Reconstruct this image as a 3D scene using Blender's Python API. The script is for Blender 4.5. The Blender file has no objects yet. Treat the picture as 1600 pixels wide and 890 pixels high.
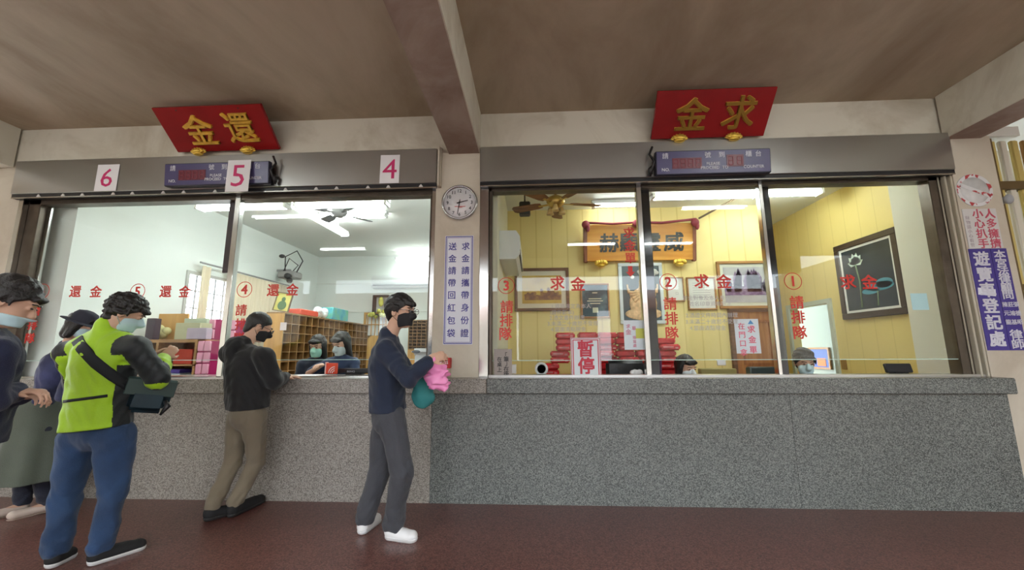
import bpy, bmesh, math, random
import numpy as np
from mathutils import Vector, Matrix
random.seed(7)
sc = bpy.context.scene
C = sc.collection
# ------------------------------------------------------------------ camera
HC = 1.36
FPX = 624.0
PITCH, YAW, ROLL = .16157, -.05137, -.00485
def _rot(p, y, r):
    cy, sy, cp, sp, cr, sr = math.cos(y), math.sin(y), math.cos(p), math.sin(p), math.cos(r), math.sin(r)
    f = Vector((sy*cp, cy*cp, sp)); ri = Vector((cy, -sy, 0)); u = ri.cross(f)
    return ri*cr+u*sr, -ri*sr+u*cr, f
CR, CU, CF = _rot(PITCH, YAW, ROLL)
cd = bpy.data.cameras.new('camera'); cam = bpy.data.objects.new('camera', cd); C.objects.link(cam)
cd.sensor_fit = 'HORIZONTAL'; cd.sensor_width = 36.0; cd.lens = FPX/1600*36.0; cd.clip_start = .02; cd.clip_end = 200
M = Matrix(((CR.x, CU.x, -CF.x, 0), (CR.y, CU.y, -CF.y, 0), (CR.z, CU.z, -CF.z, HC), (0, 0, 0, 1)))
cam.matrix_world = M
sc.camera = cam
# ------------------------------------------------------------------ sky, exposure
sc.view_settings.view_transform = 'Standard'; sc.view_settings.look = 'None'
sc.view_settings.gamma = 1.0; sc.view_settings.use_curve_mapping = False
sc.view_settings.exposure = EXPO = 0.95
SKY = 4.6
LAMP = 22.0
w = bpy.data.worlds.new('overcast_sky'); sc.world = w; w.use_nodes = True
w.node_tree.nodes['Background'].inputs[0].default_value = (.86, .93, 1.0, 1)
w.node_tree.nodes['Background'].inputs[1].default_value = SKY
# ------------------------------------------------------------------ helpers
def at(x, y, Y):
    d = CF + CR*((x-800)/FPX) + CU*((445-y)/FPX)
    t = Y/d.y
    return Vector((d.x*t, Y, d.z*t+HC))
def rect(x0, y0, x1, y1, Y):
    a, b, c, d = at(x0, y0, Y), at(x1, y0, Y), at(x1, y1, Y), at(x0, y1, Y)
    return ((a.x+d.x)/2, (b.x+c.x)/2, (c.z+d.z)/2, (a.z+b.z)/2)
_m = {}
def nodes_of(name):
    m = bpy.data.materials.new(name); m.use_nodes = True
    nt = m.node_tree; return m, nt, nt.nodes['Principled BSDF']
def mat(name, col, rough=.6, metal=0.0, var=.0, vscale=6.0, bump=0.0, bscale=60.0, emit=None, estr=0, spec=.5, sheen=0, trans=0):
    if name in _m: return _m[name]
    m, nt, b = nodes_of(name); N, L = nt.nodes, nt.links
    b.inputs['Base Color'].default_value = (*col, 1); b.inputs['Roughness'].default_value = rough
    b.inputs['Metallic'].default_value = metal; b.inputs['Specular IOR Level'].default_value = spec
    if sheen: b.inputs['Sheen Weight'].default_value = sheen
    if trans: b.inputs['Transmission Weight'].default_value = trans
    if var or bump: tc = N.new('ShaderNodeTexCoord')
    if var:
        n = N.new('ShaderNodeTexNoise'); n.inputs['Scale'].default_value = vscale; n.inputs['Detail'].default_value = 6
        L.new(tc.outputs['Object'], n.inputs['Vector'])
        r = N.new('ShaderNodeValToRGB'); r.color_ramp.elements[0].position = .3; r.color_ramp.elements[1].position = .7
        r.color_ramp.elements[0].color = (*[c*(1-var) for c in col], 1); r.color_ramp.elements[1].color = (*[min(1, c*(1+var)) for c in col], 1)
        L.new(n.outputs['Fac'], r.inputs[0]); L.new(r.outputs[0], b.inputs['Base Color'])
    if bump:
        n2 = N.new('ShaderNodeTexNoise'); n2.inputs['Scale'].default_value = bscale; n2.inputs['Detail'].default_value = 4
        L.new(tc.outputs['Object'], n2.inputs['Vector'])
        bp = N.new('ShaderNodeBump'); bp.inputs['Strength'].default_value = bump; bp.inputs['Distance'].default_value = .01
        L.new(n2.outputs['Fac'], bp.inputs['Height']); L.new(bp.outputs[0], b.inputs['Normal'])
    if emit:
        b.inputs['Emission Color'].default_value = (*emit, 1); b.inputs['Emission Strength'].default_value = estr
    _m[name] = m; return m
def stone(name, c0, c1, c2, scale, rough, coat=0, seams=None):
    m, nt, b = nodes_of(name); N, L = nt.nodes, nt.links
    tc = N.new('ShaderNodeTexCoord'); v = N.new('ShaderNodeTexVoronoi'); v.inputs['Scale'].default_value = scale
    L.new(tc.outputs['Object'], v.inputs['Vector'])
    sp = N.new('ShaderNodeSeparateColor'); L.new(v.outputs['Color'], sp.inputs[0])
    r = N.new('ShaderNodeValToRGB'); e = r.color_ramp.elements; r.color_ramp.interpolation = 'LINEAR'
    e[0].position = .0; e[0].color = (*c0, 1); e[1].position = 1; e[1].color = (*c2, 1)
    x = e.new(.45); x.color = (*c1, 1)
    L.new(sp.outputs[0], r.inputs[0])
    n = N.new('ShaderNodeTexNoise'); n.inputs['Scale'].default_value = 1.3; n.inputs['Detail'].default_value = 5; L.new(tc.outputs['Object'], n.inputs['Vector'])
    mr = N.new('ShaderNodeMapRange'); mr.inputs[3].default_value = .82; mr.inputs[4].default_value = 1.15; L.new(n.outputs['Fac'], mr.inputs[0])
    mx = N.new('ShaderNodeVectorMath'); mx.operation = 'SCALE'; L.new(r.outputs[0], mx.inputs[0]); L.new(mr.outputs[0], mx.inputs['Scale'])
    L.new(mx.outputs[0], b.inputs['Base Color']); b.inputs['Roughness'].default_value = rough
    _m[name] = m; return m
def plaster(name, base, stain, scale=.9, lo=.4, hi=.62, streak=None):
    m, nt, b = nodes_of(name); N, L = nt.nodes, nt.links
    tc = N.new('ShaderNodeTexCoord'); mp = N.new('ShaderNodeMapping'); L.new(tc.outputs['Object'], mp.inputs[0])
    if streak: mp.inputs['Scale'].default_value = streak
    n = N.new('ShaderNodeTexNoise'); n.inputs['Scale'].default_value = scale; n.inputs['Detail'].default_value = 9; n.inputs['Roughness'].default_value = .62
    n.inputs['Distortion'].default_value = .6; L.new(mp.outputs[0], n.inputs['Vector'])
    r = N.new('ShaderNodeValToRGB'); r.color_ramp.elements[0].position = lo; r.color_ramp.elements[1].position = hi
    r.color_ramp.elements[0].color = (*stain, 1); r.color_ramp.elements[1].color = (*base, 1)
    L.new(n.outputs['Fac'], r.inputs[0]); L.new(r.outputs[0], b.inputs['Base Color']); b.inputs['Roughness'].default_value = .85
    n2 = N.new('ShaderNodeTexNoise'); n2.inputs['Scale'].default_value = 25; n2.inputs['Detail'].default_value = 5; L.new(tc.outputs['Object'], n2.inputs['Vector'])
    bp = N.new('ShaderNodeBump'); bp.inputs['Strength'].default_value = .15; bp.inputs['Distance'].default_value = .01; L.new(n2.outputs['Fac'], bp.inputs['Height']); L.new(bp.outputs[0], b.inputs['Normal'])
    _m[name] = m; return m
def lined(name, base, line, freq, axis=0, width=.06, rough=.6):
    m, nt, b = nodes_of(name); N, L = nt.nodes, nt.links
    tc = N.new('ShaderNodeTexCoord'); s = N.new('ShaderNodeSeparateXYZ'); L.new(tc.outputs['Object'], s.inputs[0])
    a = N.new('ShaderNodeMath'); a.operation = 'MULTIPLY'; a.inputs[1].default_value = freq; L.new(s.outputs[axis], a.inputs[0])
    f = N.new('ShaderNodeMath'); f.operation = 'FRACT'; L.new(a.outputs[0], f.inputs[0])
    r = N.new('ShaderNodeValToRGB'); r.color_ramp.interpolation = 'LINEAR'
    e = r.color_ramp.elements; e[0].color = (*line, 1); e[0].position = 0; e[1].color = (*base, 1); e[1].position = width
    L.new(f.outputs[0], r.inputs[0]); L.new(r.outputs[0], b.inputs['Base Color']); b.inputs['Roughness'].default_value = rough
    _m[name] = m; return m
def wood(name, c0, c1, axis='Z', scale=3, rough=.4):
    m, nt, b = nodes_of(name); N, L = nt.nodes, nt.links
    tc = N.new('ShaderNodeTexCoord'); mp = N.new('ShaderNodeMapping'); L.new(tc.outputs['Object'], mp.inputs[0])
    mp.inputs['Scale'].default_value = {'Z': (9, 9, .8), 'X': (.8, 9, 9), 'Y': (9, .8, 9)}[axis]
    n = N.new('ShaderNodeTexNoise'); n.inputs['Scale'].default_value = scale; n.inputs['Detail'].default_value = 7; L.new(mp.outputs[0], n.inputs['Vector'])
    r = N.new('ShaderNodeValToRGB'); r.color_ramp.elements[0].position = .35; r.color_ramp.elements[1].position = .65
    r.color_ramp.elements[0].color = (*c0, 1); r.color_ramp.elements[1].color = (*c1, 1)
    L.new(n.outputs['Fac'], r.inputs[0]); L.new(r.outputs[0], b.inputs['Base Color']); b.inputs['Roughness'].default_value = rough
    _m[name] = m; return m
def steel(name, col, rough, axis='X'):
    m, nt, b = nodes_of(name); N, L = nt.nodes, nt.links
    tc = N.new('ShaderNodeTexCoord'); mp = N.new('ShaderNodeMapping'); L.new(tc.outputs['Object'], mp.inputs[0])
    mp.inputs['Scale'].default_value = {'X': (1, 60, 60), 'Z': (60, 60, 1)}[axis]
    n = N.new('ShaderNodeTexNoise'); n.inputs['Scale'].default_value = 4; n.inputs['Detail'].default_value = 5; L.new(mp.outputs[0], n.inputs['Vector'])
    mr = N.new('ShaderNodeMapRange'); mr.inputs[3].default_value = rough*.8; mr.inputs[4].default_value = rough*1.3; L.new(n.outputs['Fac'], mr.inputs[0])
    L.new(mr.outputs[0], b.inputs['Roughness']); b.inputs['Metallic'].default_value = 1; b.inputs['Base Color'].default_value = (*col, 1)
    n3 = N.new('ShaderNodeTexNoise'); n3.inputs['Scale'].default_value = 1.1; L.new(tc.outputs['Object'], n3.inputs['Vector'])
    bp = N.new('ShaderNodeBump'); bp.inputs['Strength'].default_value = .25; bp.inputs['Distance'].default_value = .05; L.new(n3.outputs['Fac'], bp.inputs['Height']); L.new(bp.outputs[0], b.inputs['Normal'])
    _m[name] = m; return m
def glassmat(name, tint=(1, 1, 1), ior=1.5, boost=1.0):
    m = bpy.data.materials.new(name); m.use_nodes = True; nt = m.node_tree; N, L = nt.nodes, nt.links
    N.remove(N['Principled BSDF']); out = N['Material Output']
    t = N.new('ShaderNodeBsdfTransparent'); t.inputs[0].default_value = (*tint, 1)
    g = N.new('ShaderNodeBsdfGlossy'); g.inputs['Roughness'].default_value = .0
    fr = N.new('ShaderNodeFresnel'); ge = N.new('ShaderNodeNewGeometry'); mi = N.new('ShaderNodeMapRange'); mi.inputs[3].default_value = ior; mi.inputs[4].default_value = 1/ior
    L.new(ge.outputs['Backfacing'], mi.inputs[0]); L.new(mi.outputs[0], fr.inputs[0])
    mu = N.new('ShaderNodeMath'); mu.operation = 'MULTIPLY'; mu.inputs[1].default_value = boost; mu.use_clamp = True; L.new(fr.outputs[0], mu.inputs[0])
    mx = N.new('ShaderNodeMixShader'); L.new(mu.outputs[0], mx.inputs[0]); L.new(t.outputs[0], mx.inputs[1]); L.new(g.outputs[0], mx.inputs[2])
    L.new(mx.outputs[0], out.inputs[0]); _m[name] = m; return m

def wmat(o):
    m = Matrix.Identity(4)
    while o is not None:
        m = o.matrix_basis @ m; o = o.parent
    return m
def tag(o, label=None, cat=None, group=None, kind=None):
    if label: o['label'] = label
    if cat: o['category'] = cat
    if group: o['group'] = group
    if kind: o['kind'] = kind
    return o
def thing(name, label, cat, loc, rz=0, group=None):
    o = bpy.data.objects.new(name, None); C.objects.link(o); o.empty_display_size = .1
    o.location = loc; o.rotation_euler = (0, 0, rz)
    return tag(o, label, cat, group)
def place(name, me, parent=None, origin=None):
    o = bpy.data.objects.new(name, me); C.objects.link(o)
    if parent is not None:
        me.transform(wmat(parent).inverted()); o.parent = parent
    else:
        if origin is None:
            n = len(me.vertices); a = np.empty(n*3, np.float32); me.vertices.foreach_get('co', a); a = a.reshape(-1, 3)
            lo, hi = a.min(0), a.max(0); origin = Vector(((lo[0]+hi[0])/2, (lo[1]+hi[1])/2, lo[2]))
        me.transform(Matrix.Translation(-Vector(origin))); o.location = origin
    return o
class MB:
    def __init__(s): s.bm = bmesh.new(); s.mi = 0
    def _f(s, vs, smooth=False):
        try:
            f = s.bm.faces.new(vs); f.material_index = s.mi; f.smooth = smooth
        except ValueError: pass
    def box(s, x0, x1, y0, y1, z0, z1, bev=0, R=None, o=None):
        if x1 < x0: x0, x1 = x1, x0
        if y1 < y0: y0, y1 = y1, y0
        if z1 < z0: z0, z1 = z1, z0
        r = bmesh.ops.create_cube(s.bm, size=1); vs = r['verts']
        for v in vs:
            v.co = Vector(((x0+x1)/2+v.co.x*(x1-x0), (y0+y1)/2+v.co.y*(y1-y0), (z0+z1)/2+v.co.z*(z1-z0)))
        fs = {f for v in vs for f in v.link_faces}
        for f in fs: f.material_index = s.mi
        if bev:
            es = list({e for v in vs for e in v.link_edges})
            rr = bmesh.ops.bevel(s.bm, geom=es, offset=bev, segments=2, affect='EDGES', clamp_overlap=True)
            for f in rr['faces']: f.material_index = s.mi; f.smooth = True
            vs = list({v for f in fs if f.is_valid for v in f.verts} | set(rr['verts']))
        if R is not None:
            o = Vector(o) if o is not None else Vector(((x0+x1)/2, (y0+y1)/2, (z0+z1)/2))
            for v in vs: v.co = R @ (v.co-o) + o
        return s
    def loft(s, rings, cap=True, smooth=True, closed=True):
        rs = [[s.bm.verts.new(p) for p in r] for r in rings]
        n = len(rs[0])
        for a, b in zip(rs, rs[1:]):
            for i in range(n if closed else n-1):
                j = (i+1) % n; s._f([a[i], a[j], b[j], b[i]], smooth)
        if cap: s._f(rs[0][::-1]); s._f(rs[-1])
        return s
    def tube(s, pts, r, n=8, cap=True):
        pts = [Vector(p) for p in pts]; rad = r if isinstance(r, (list, tuple)) else [r]*len(pts); rings = []
        ref = None
        for i, p in enumerate(pts):
            t = (pts[min(i+1, len(pts)-1)]-pts[max(i-1, 0)]).normalized()
            if ref is None: ref = t.orthogonal().normalized()
            u = (ref - t*ref.dot(t)); u = u.normalized() if u.length > 1e-6 else t.orthogonal().normalized(); ref = u; v = t.cross(u)
            rings.append([p+(u*math.cos(2*math.pi*k/n)+v*math.sin(2*math.pi*k/n))*rad[i] for k in range(n)])
        return s.loft(rings, cap)
    def lathe(s, c, prof, n=32, axis='Z', a0=0):
        rings = []
        c = Vector(c)
        for (r, h) in prof:
            ring = []
            for k in range(n):
                a = a0+2*math.pi*k/n; x, y = r*math.cos(a), r*math.sin(a)
                ring.append(c+{'Z': Vector((x, y, h)), 'Y': Vector((x, h, y)), 'X': Vector((h, x, y))}[axis])
            rings.append(ring)
        return s.loft(rings, True)
    def prism(s, pts, d):   # polygon (list of 3-D points) extruded by vector d
        d = Vector(d); a = [s.bm.verts.new(Vector(p)) for p in pts]; b = [s.bm.verts.new(Vector(p)+d) for p in pts]
        n = len(a)
        s._f(a); s._f(b[::-1])
        for i in range(n): s._f([a[i], b[i], b[(i+1) % n], a[(i+1) % n]])
        return s
    def ball(s, c, r, seg=16, rings=10, R=None):
        rr = bmesh.ops.create_uvsphere(s.bm, u_segments=seg, v_segments=rings, radius=1); c = Vector(c)
        r = Vector(r) if not isinstance(r, (int, float)) else Vector((r, r, r))
        for v in rr['verts']:
            p = Vector((v.co.x*r.x, v.co.y*r.y, v.co.z*r.z)); v.co = (R @ p if R is not None else p)+c
        for f in {f for v in rr['verts'] for f in v.link_faces}: f.material_index = s.mi; f.smooth = True
        return s
    def frame(s, x0, x1, z0, z1, w, y0, y1, bev=0):
        s.box(x0, x1, y0, y1, z0, z0+w, bev); s.box(x0, x1, y0, y1, z1-w, z1, bev)
        s.box(x0, x0+w, y0, y1, z0+w, z1-w, bev); s.box(x1-w, x1, y0, y1, z0+w, z1-w, bev); return s
    def mesh(s, name, ms, tf=None):
        bmesh.ops.recalc_face_normals(s.bm, faces=s.bm.faces)
        me = bpy.data.meshes.new(name); s.bm.to_mesh(me); s.bm.free()
        for m in (ms if isinstance(ms, (list, tuple)) else [ms]): me.materials.append(m)
        if tf is not None: me.transform(tf)
        return me
    def build(s, name, ms, parent=None, label=None, tf=None, origin=None):
        o = place(name, s.mesh(name, ms, tf), parent, origin)
        if label: o['label'] = label
        return o
def struct(name, mb, m):
    o = mb.build(name, m); o['kind'] = 'structure'; return o
FACE = Matrix.Rotation(math.pi/2, 4, 'X')          # text upright, facing -Y
def text_mesh(items, m, tf=None, ex=.001, name='lettering'):
    """items: (string, x, z, size, [off], [sx], [line]) in a plane facing -Y at y=0, centred on x,z"""
    obs = []
    bm = bmesh.new()
    for it in items:
        s_, x, z, size = it[:4]; off = it[4] if len(it) > 4 else 0; sx = it[5] if len(it) > 5 else 1; ln = it[6] if len(it) > 6 else 1
        c = bpy.data.curves.new('t', 'FONT'); c.body = s_; c.size = size; c.extrude = ex; c.offset = 0
        c.align_x = 'CENTER'; c.align_y = 'CENTER'; c.space_line = ln; c.resolution_u = 2
        o = bpy.data.objects.new('t', c); C.objects.link(o)
        dg = bpy.context.evaluated_depsgraph_get()
        me = bpy.data.meshes.new_from_object(o.evaluated_get(dg), depsgraph=dg)
        n = len(me.vertices)
        if n:
            a = np.empty(n*3, np.float32); me.vertices.foreach_get('co', a); a = a.reshape(-1, 3)
            cx, cy = (a[:, 0].min()+a[:, 0].max())/2, (a[:, 1].min()+a[:, 1].max())/2
            me.transform(Matrix.Translation((x, 0, z)) @ FACE @ Matrix.Scale(sx, 4, (1, 0, 0)) @ Matrix.Translation((-cx, -cy, 0)))
            g_ = off*size*.75
            if g_ > 0:                                     # a bolder stroke: the same glyph laid down slightly apart
                me.transform(Matrix.Translation((-g_, -.0004, -g_))); bm.from_mesh(me); me.transform(Matrix.Translation((2*g_, -.0004, 0))); bm.from_mesh(me)
                me.transform(Matrix.Translation((0, -.0004, 2*g_))); bm.from_mesh(me); me.transform(Matrix.Translation((-2*g_, -.0004, 0)))
            bm.from_mesh(me)
        bpy.data.objects.remove(o); bpy.data.curves.remove(c); bpy.data.meshes.remove(me)
    me = bpy.data.meshes.new(name); bm.to_mesh(me); bm.free(); me.materials.append(m)
    if tf is not None: me.transform(tf)
    return me
def words(groups, m, parent, Y):
    for g in groups: lettering(g, m, parent, Y)
def lettering(items, m, parent, Y=0, tf=None, name='lettering', label=None, ex=.001):
    if tf is None: tf = Matrix.Translation((0, Y, 0))
    o = place(name, text_mesh(items, m, tf, ex, name), parent)
    if label: o['label'] = label
    return o
def copy_tree(o, parent=None):
    c = o.copy(); C.objects.link(c)
    if parent is not None: c.parent = parent
    for ch in list(o.children): copy_tree(ch, c)
    return c
# ------------------------------------------------------------------ materials
cream = plaster('cream_paint', (.56, .51, .42), (.40, .34, .26), 1.3, .30, .55)
ceilm = plaster('stained_ceiling', (.50, .43, .32), (.29, .225, .15), .9, .30, .62, (1, .45, 1))
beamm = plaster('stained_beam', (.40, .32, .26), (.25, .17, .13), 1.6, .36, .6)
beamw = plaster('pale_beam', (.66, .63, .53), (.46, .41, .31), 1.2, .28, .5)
pierm = plaster('pier_paint', (.62, .57, .47), (.49, .43, .34), 1.1, .3, .55)
floorm = stone('red_terrazzo', (.045, .017, .014), (.13, .045, .036), (.21, .10, .08), 130, .3)
granL = stone('pinkish_granite', (.13, .115, .10), (.28, .255, .225), (.42, .39, .35), 150, .3)
granR = stone('greenish_granite', (.055, .06, .057), (.13, .142, .133), (.25, .265, .25), 150, .25)
steelm = steel('brushed_steel', (.50, .50, .49), .30)
chrome = steel('polished_steel', (.62, .62, .60), .16, 'Z')
darksteel = mat('brown_steel', (.11, .09, .07), .35, .6, .2, 8)
blackm = mat('black_metal', (.012, .012, .014), .4)
glass = glassmat('window_glass', (.97, .99, .98), 1.5, .6)
whitewall = mat('white_wall_paint', (.82, .86, .83), .8, 0, .02, 1)
wceil = mat('white_ceiling_paint', (.78, .80, .76), .8)
ywall = lined('yellow_wallpaper', (.80, .66, .27), (.62, .48, .16), 4.2, 0, .10)
ywally = lined('yellow_wallpaper_side', (.80, .64, .23), (.64, .5, .17), 4.2, 1, .05)
ifloor = mat('office_floor_tile', (.4, .37, .33), .4, 0, .1, 3)
redtext = mat('red_vinyl', (.62, .03, .02), .5)
greytext = mat('grey_vinyl', (.42, .40, .40), .6)
paper = mat('white_paper', (.86, .86, .88), .7)
# ------------------------------------------------------------------ setting
Zc = 3.9
cxr = at(1590, 605, 3.77).x+.01
struct('floor', MB().box(-9, 9, -7, 9.6, -.1, 0), floorm)
struct('ceiling', MB().box(-9, 9, -3.2, 4.0, Zc, Zc+.15), ceilm)
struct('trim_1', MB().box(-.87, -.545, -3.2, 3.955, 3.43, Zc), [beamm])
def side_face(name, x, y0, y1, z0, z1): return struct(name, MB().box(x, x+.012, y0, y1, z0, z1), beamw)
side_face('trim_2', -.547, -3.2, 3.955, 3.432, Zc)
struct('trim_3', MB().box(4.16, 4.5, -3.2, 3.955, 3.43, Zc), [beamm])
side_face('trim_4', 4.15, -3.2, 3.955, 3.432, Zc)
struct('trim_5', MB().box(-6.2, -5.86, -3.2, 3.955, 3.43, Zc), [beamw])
struct('trim_6', MB().box(-6.2, 4.6, 3.98, 4.16, 3.06, Zc), beamw)     # front lintel beam
mbp = MB().box(-1.0, -.535, 3.95, 4.2, 1.1005, 3.45)
struct('wall_centre_pier', mbp, pierm)
struct('wall_right_pier', MB().box(4.17, 4.585, 3.95, 4.2, 1.1005, 3.45).box(cxr, 4.585, 3.95, 4.2, 0, 1.1005), pierm)
struct('wall_left_pier', MB().box(-6.3, -5.72, 3.97, 4.2, 1.1005, 3.45), pierm)
struct('wall_left', MB().box(-9.2, -9, -7, 4, 0, 4), pierm)
struct('wall_right', MB().box(9, 9.2, -7, 4, 0, 4), pierm)
# office on the left: white
LX, LY, LZ = -5.3, 9.45, 3.67
mb = MB(); mb.box(-5.8, LX, 4.51, 5.75, 0, LZ); mb.box(-5.8, LX, 4.2, 4.51, 1.1005, LZ); mb.box(LX-.1, LX, 7.0, LY, 0, LZ); mb.box(LX-.1, LX, 5.75, 7.0, 0, .9); mb.box(LX-.1, LX, 5.75, 7.0, 2.6, LZ)
struct('wall_left_office', mb, whitewall)
struct('wall_back_left_office', MB().box(LX-.1, -.6, LY, LY+.1, 0, LZ), whitewall)
mb = MB(); mb.box(LX, -.6, 9.425, 9.45, 2.28, 2.30); mb.box(LX, -.6, 9.425, 9.45, 2.98, 3.0)
struct('trim_7', mb, wceil)
struct('ceiling_left_office', MB().box(LX-.1, -.5, 4.0, LY+.1, LZ, LZ+.1), wceil)
# office on the right: yellow
RZ = 3.5
struct('wall_partition', MB().box(-.6, -.52, 4.51, LY, 0, LZ).box(-.6, -.52, 4.2, 4.51, 1.1005, LZ), whitewall)
struct('wall_left_right_office', MB().box(-.52, -.37, 4.51, 6.0, 0, RZ).box(-.52, -.37, 4.2, 4.51, 1.1005, RZ), mat('pale_yellow_paint', (.80, .78, .62), .7))
struct('wall_back_right_office', MB().box(-.52, 3.5, 5.95, 6.1, 0, RZ), ywall)
mb = MB(); mb.box(4.2, 4.32, 4.62, 5.86, 0, RZ); mb.box(4.2, 4.32, 6.73, 7.1, 0, RZ); mb.box(4.2, 4.32, 5.86, 6.73, 2.0, RZ)
struct('wall_right_office', mb, ywally)
struct('wall_alcove_back', MB().box(3.3, 4.32, 7.0, 7.1, 0, RZ), ywall)
struct('wall_alcove_side', MB().box(3.4, 3.5, 6.1, 7.0, 0, RZ), ywally)
struct('wall_right_column', MB().box(4.14, 4.32, 4.51, 4.62, 0, RZ).box(4.14, 4.32, 4.2, 4.51, 1.1005, RZ), mat('cream_column', (.72, .70, .58), .7))
struct('wall_beyond_doorway', MB().box(4.9, 5.0, 5.0, 8.4, 0, RZ).box(4.2, 4.9, 8.3, 8.4, 0, RZ).box(4.32, 4.9, 5.0, 5.1, 0, RZ), mat('pale_green_wall', (.40, .47, .41), .7))
struct('ceiling_right_office', MB().box(-.52, 5.0, 4.05, 8.4, RZ, RZ+.1), wceil)
struct('trim_8', MB().box(4.17, 4.2, 5.80, 5.86, 0, 2.06).box(4.17, 4.2, 6.73, 6.79, 0, 2.06).box(4.17, 4.2, 5.86, 6.73, 2.0, 2.06), mat('pale_door_frame', (.55, .6, .5), .5))
# hall behind the viewer: columns and paving, so that the panes mirror a real place
for i, x in enumerate((-6.0, -.7, 4.35)):
    struct('trim_%d' % (9+i), MB().box(x-.25, x+.25, -3.2, -2.7, 0, 3.5).box(x-2.9, x+2.9, -3.2, -2.9, 3.4, 3.9), pierm)
# unseen courtyard walls and roof, added to darken what the panes mirror
farw = mat('far_wall', (.20, .17, .14), .8, 0, .2, .6)
for i, (x0, x1) in enumerate(((-22, -9), (-8.1, -1.6), (-.8, 3.6), (4.4, 22))):
    struct('wall_added_courtyard_%d' % (i+1), MB().box(x0, x1, -15, -14.5, -.1, 3.6), farw)
struct('wall_added_courtyard_roof', MB().box(-22, 22, -15.5, -14, 3.6, 4.6), mat('far_roof', (.25, .10, .05), .7))
struct('floor_courtyard', MB().box(-22, 22, -16, -7, -.15, -.02), mat('paving', (.40, .38, .34), .8, 0, .1, 2))
# ------------------------------------------------------------------ windows
ZT = 1.10                                            # counter top
def jamb(mb, x0, x1, y0, y1, z0=ZT, z1=3.08): mb.box(x0, x1, y0, y1, z0, z1, .004)
w1 = MB().box(-5.72, -1.0, 3.99, 4.11, ZT, ZT+.012)
win1 = struct('window_1', w1, chrome)
mx1 = at(361, 440, 4.02).x
mb = MB(); jamb(mb, -1.045, -1.0, 3.96, 4.1); jamb(mb, mx1-.03, mx1+.03, 3.99, 4.06); jamb(mb, -5.70, -5.64, 3.95, 4.05); mb.build('frame', chrome, win1)
mb = MB(); jamb(mb, -5.64, -5.50, 4.0, 4.12); mb.box(-5.64, -1.0, 4.0, 4.12, 3.0, 3.08); jamb(mb, -1.075, -1.045, 4.02, 4.12); mb.build('dark_frame', darksteel, win1)
mb = MB(); jamb(mb, mx1-.16, mx1-.035, 4.075, 4.10, 2.2, 3.0); mb.build('dark_strip', mat('dark_plum', (.05, .03, .045), .3), win1)  # dark reflection left of the mullion, built as a plum-coloured strip
mb = MB(); jamb(mb, -5.5, -5.46, 4.07, 4.10, 1.28); mb.build('pane_edge', chrome, win1)
pa = MB().box(-5.50, mx1, 4.065, 4.071, 1.275, 3.0).build('pane', glass, win1)
pb = MB().box(mx1, -1.04, 4.035, 4.041, 1.275, 3.0).build('pane', glass, win1)
edge = mat('glass_edge', (.55, .75, .68), .1)
MB().box(-5.5, mx1, 4.064, 4.072, 1.270, 1.276).build('glass_edge', edge, pa)
MB().box(mx1, -1.04, 4.034, 4.042, 1.270, 1.276).build('glass_edge', edge, pb)
w2 = MB().box(-.535, 4.2, 3.97, 4.13, ZT, ZT+.02)
win2 = struct('window_2', w2, steelm)
def X(px, py, Y): return at(px, py, Y).x
mb = MB(); jamb(mb, -.535, -.44, 3.955, 4.06)
a = X(1006, 440, 4.0); jamb(mb, a-.03, a+.022, 3.98, 4.05); b = X(1207, 440, 4.0); jamb(mb, b-.045, b-.008, 3.98, 4.05)
mb.build('frame', chrome, win2)
mb = MB(); jamb(mb, 4.145, 4.168, 3.955, 4.02); jamb(mb, 4.10, 4.122, 3.965, 4.02); jamb(mb, 4.06, 4.07, 3.985, 4.0); mb.build('track', mat('cream_track', (.52, .48, .38), .4), win2)
mb = MB(); mb.box(-.5, 4.17, 4.0, 4.12, 3.02, 3.08); jamb(mb, -.44, -.41, 4.0, 4.1); jamb(mb, 3.98, 4.10, 4.0, 4.12); mb.build('dark_frame', darksteel, win2)
mb = MB(); jamb(mb, a+.035, a+.125, 4.06, 4.09); jamb(mb, b+.005, b+.10, 4.06, 4.09); mb.build('dark_strip', mat('smoked_steel', (.06, .06, .065), .12, .9), win2)  # dark stiles of the sliding panes
p3 = MB().box(-.41, a, 4.02, 4.026, 1.26, 3.02).build('pane', glass, win2)
p2 = MB().box(a, b, 4.05, 4.056, 1.26, 3.02).build('pane', glass, win2)
p1 = MB().box(b, 4.0, 4.02, 4.026, 1.26, 3.02).build('pane', glass, win2)
MB().box(-.41, a, 4.019, 4.027, 1.255, 1.261).build('glass_edge', edge, p3)
MB().box(a, b, 4.049, 4.057, 1.255, 1.261).build('glass_edge', edge, p2)
MB().box(b, 4.0, 4.019, 4.027, 1.255, 1.261).build('glass_edge', edge, p1)
# lettering on the panes
def px_items(L, Y, size, off=.022):
    out = []
    for ch, x, y in L:
        p = at(x, y, Y); out.append((ch, p.x, p.z, size, off))
    return out
def ring(mb, c, r, t, Y):
    n = 40
    for k in range(n):
        a0, a1 = 2*math.pi*k/n, 2*math.pi*(k+1)/n
        mb.prism([(c.x+q*math.cos(g), Y, c.z+q*math.sin(g)) for q, g in ((r-t, a0), (r, a0), (r, a1), (r-t, a1))], (0, .001, 0))
def circled(num, x, y, Y, par):
    c = at(x, y, Y); mb = MB(); ring(mb, c, .085, .007, Y-.001); mb.build('circle', redtext, par)
    lettering([(num, c.x, c.z, .14, .03)], redtext, par, Y, name='numeral')
Yg = 4.033
words([px_items((('還', 427, 453), ('金', 457, 452)), Yg, .135), px_items((('請', 377, 484), ('排', 376, 506), ('隊', 374, 528)), Yg, .125)], redtext, pb, Yg)
circled('4', 382, 452, Yg, pb)
Yh = 4.063
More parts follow.
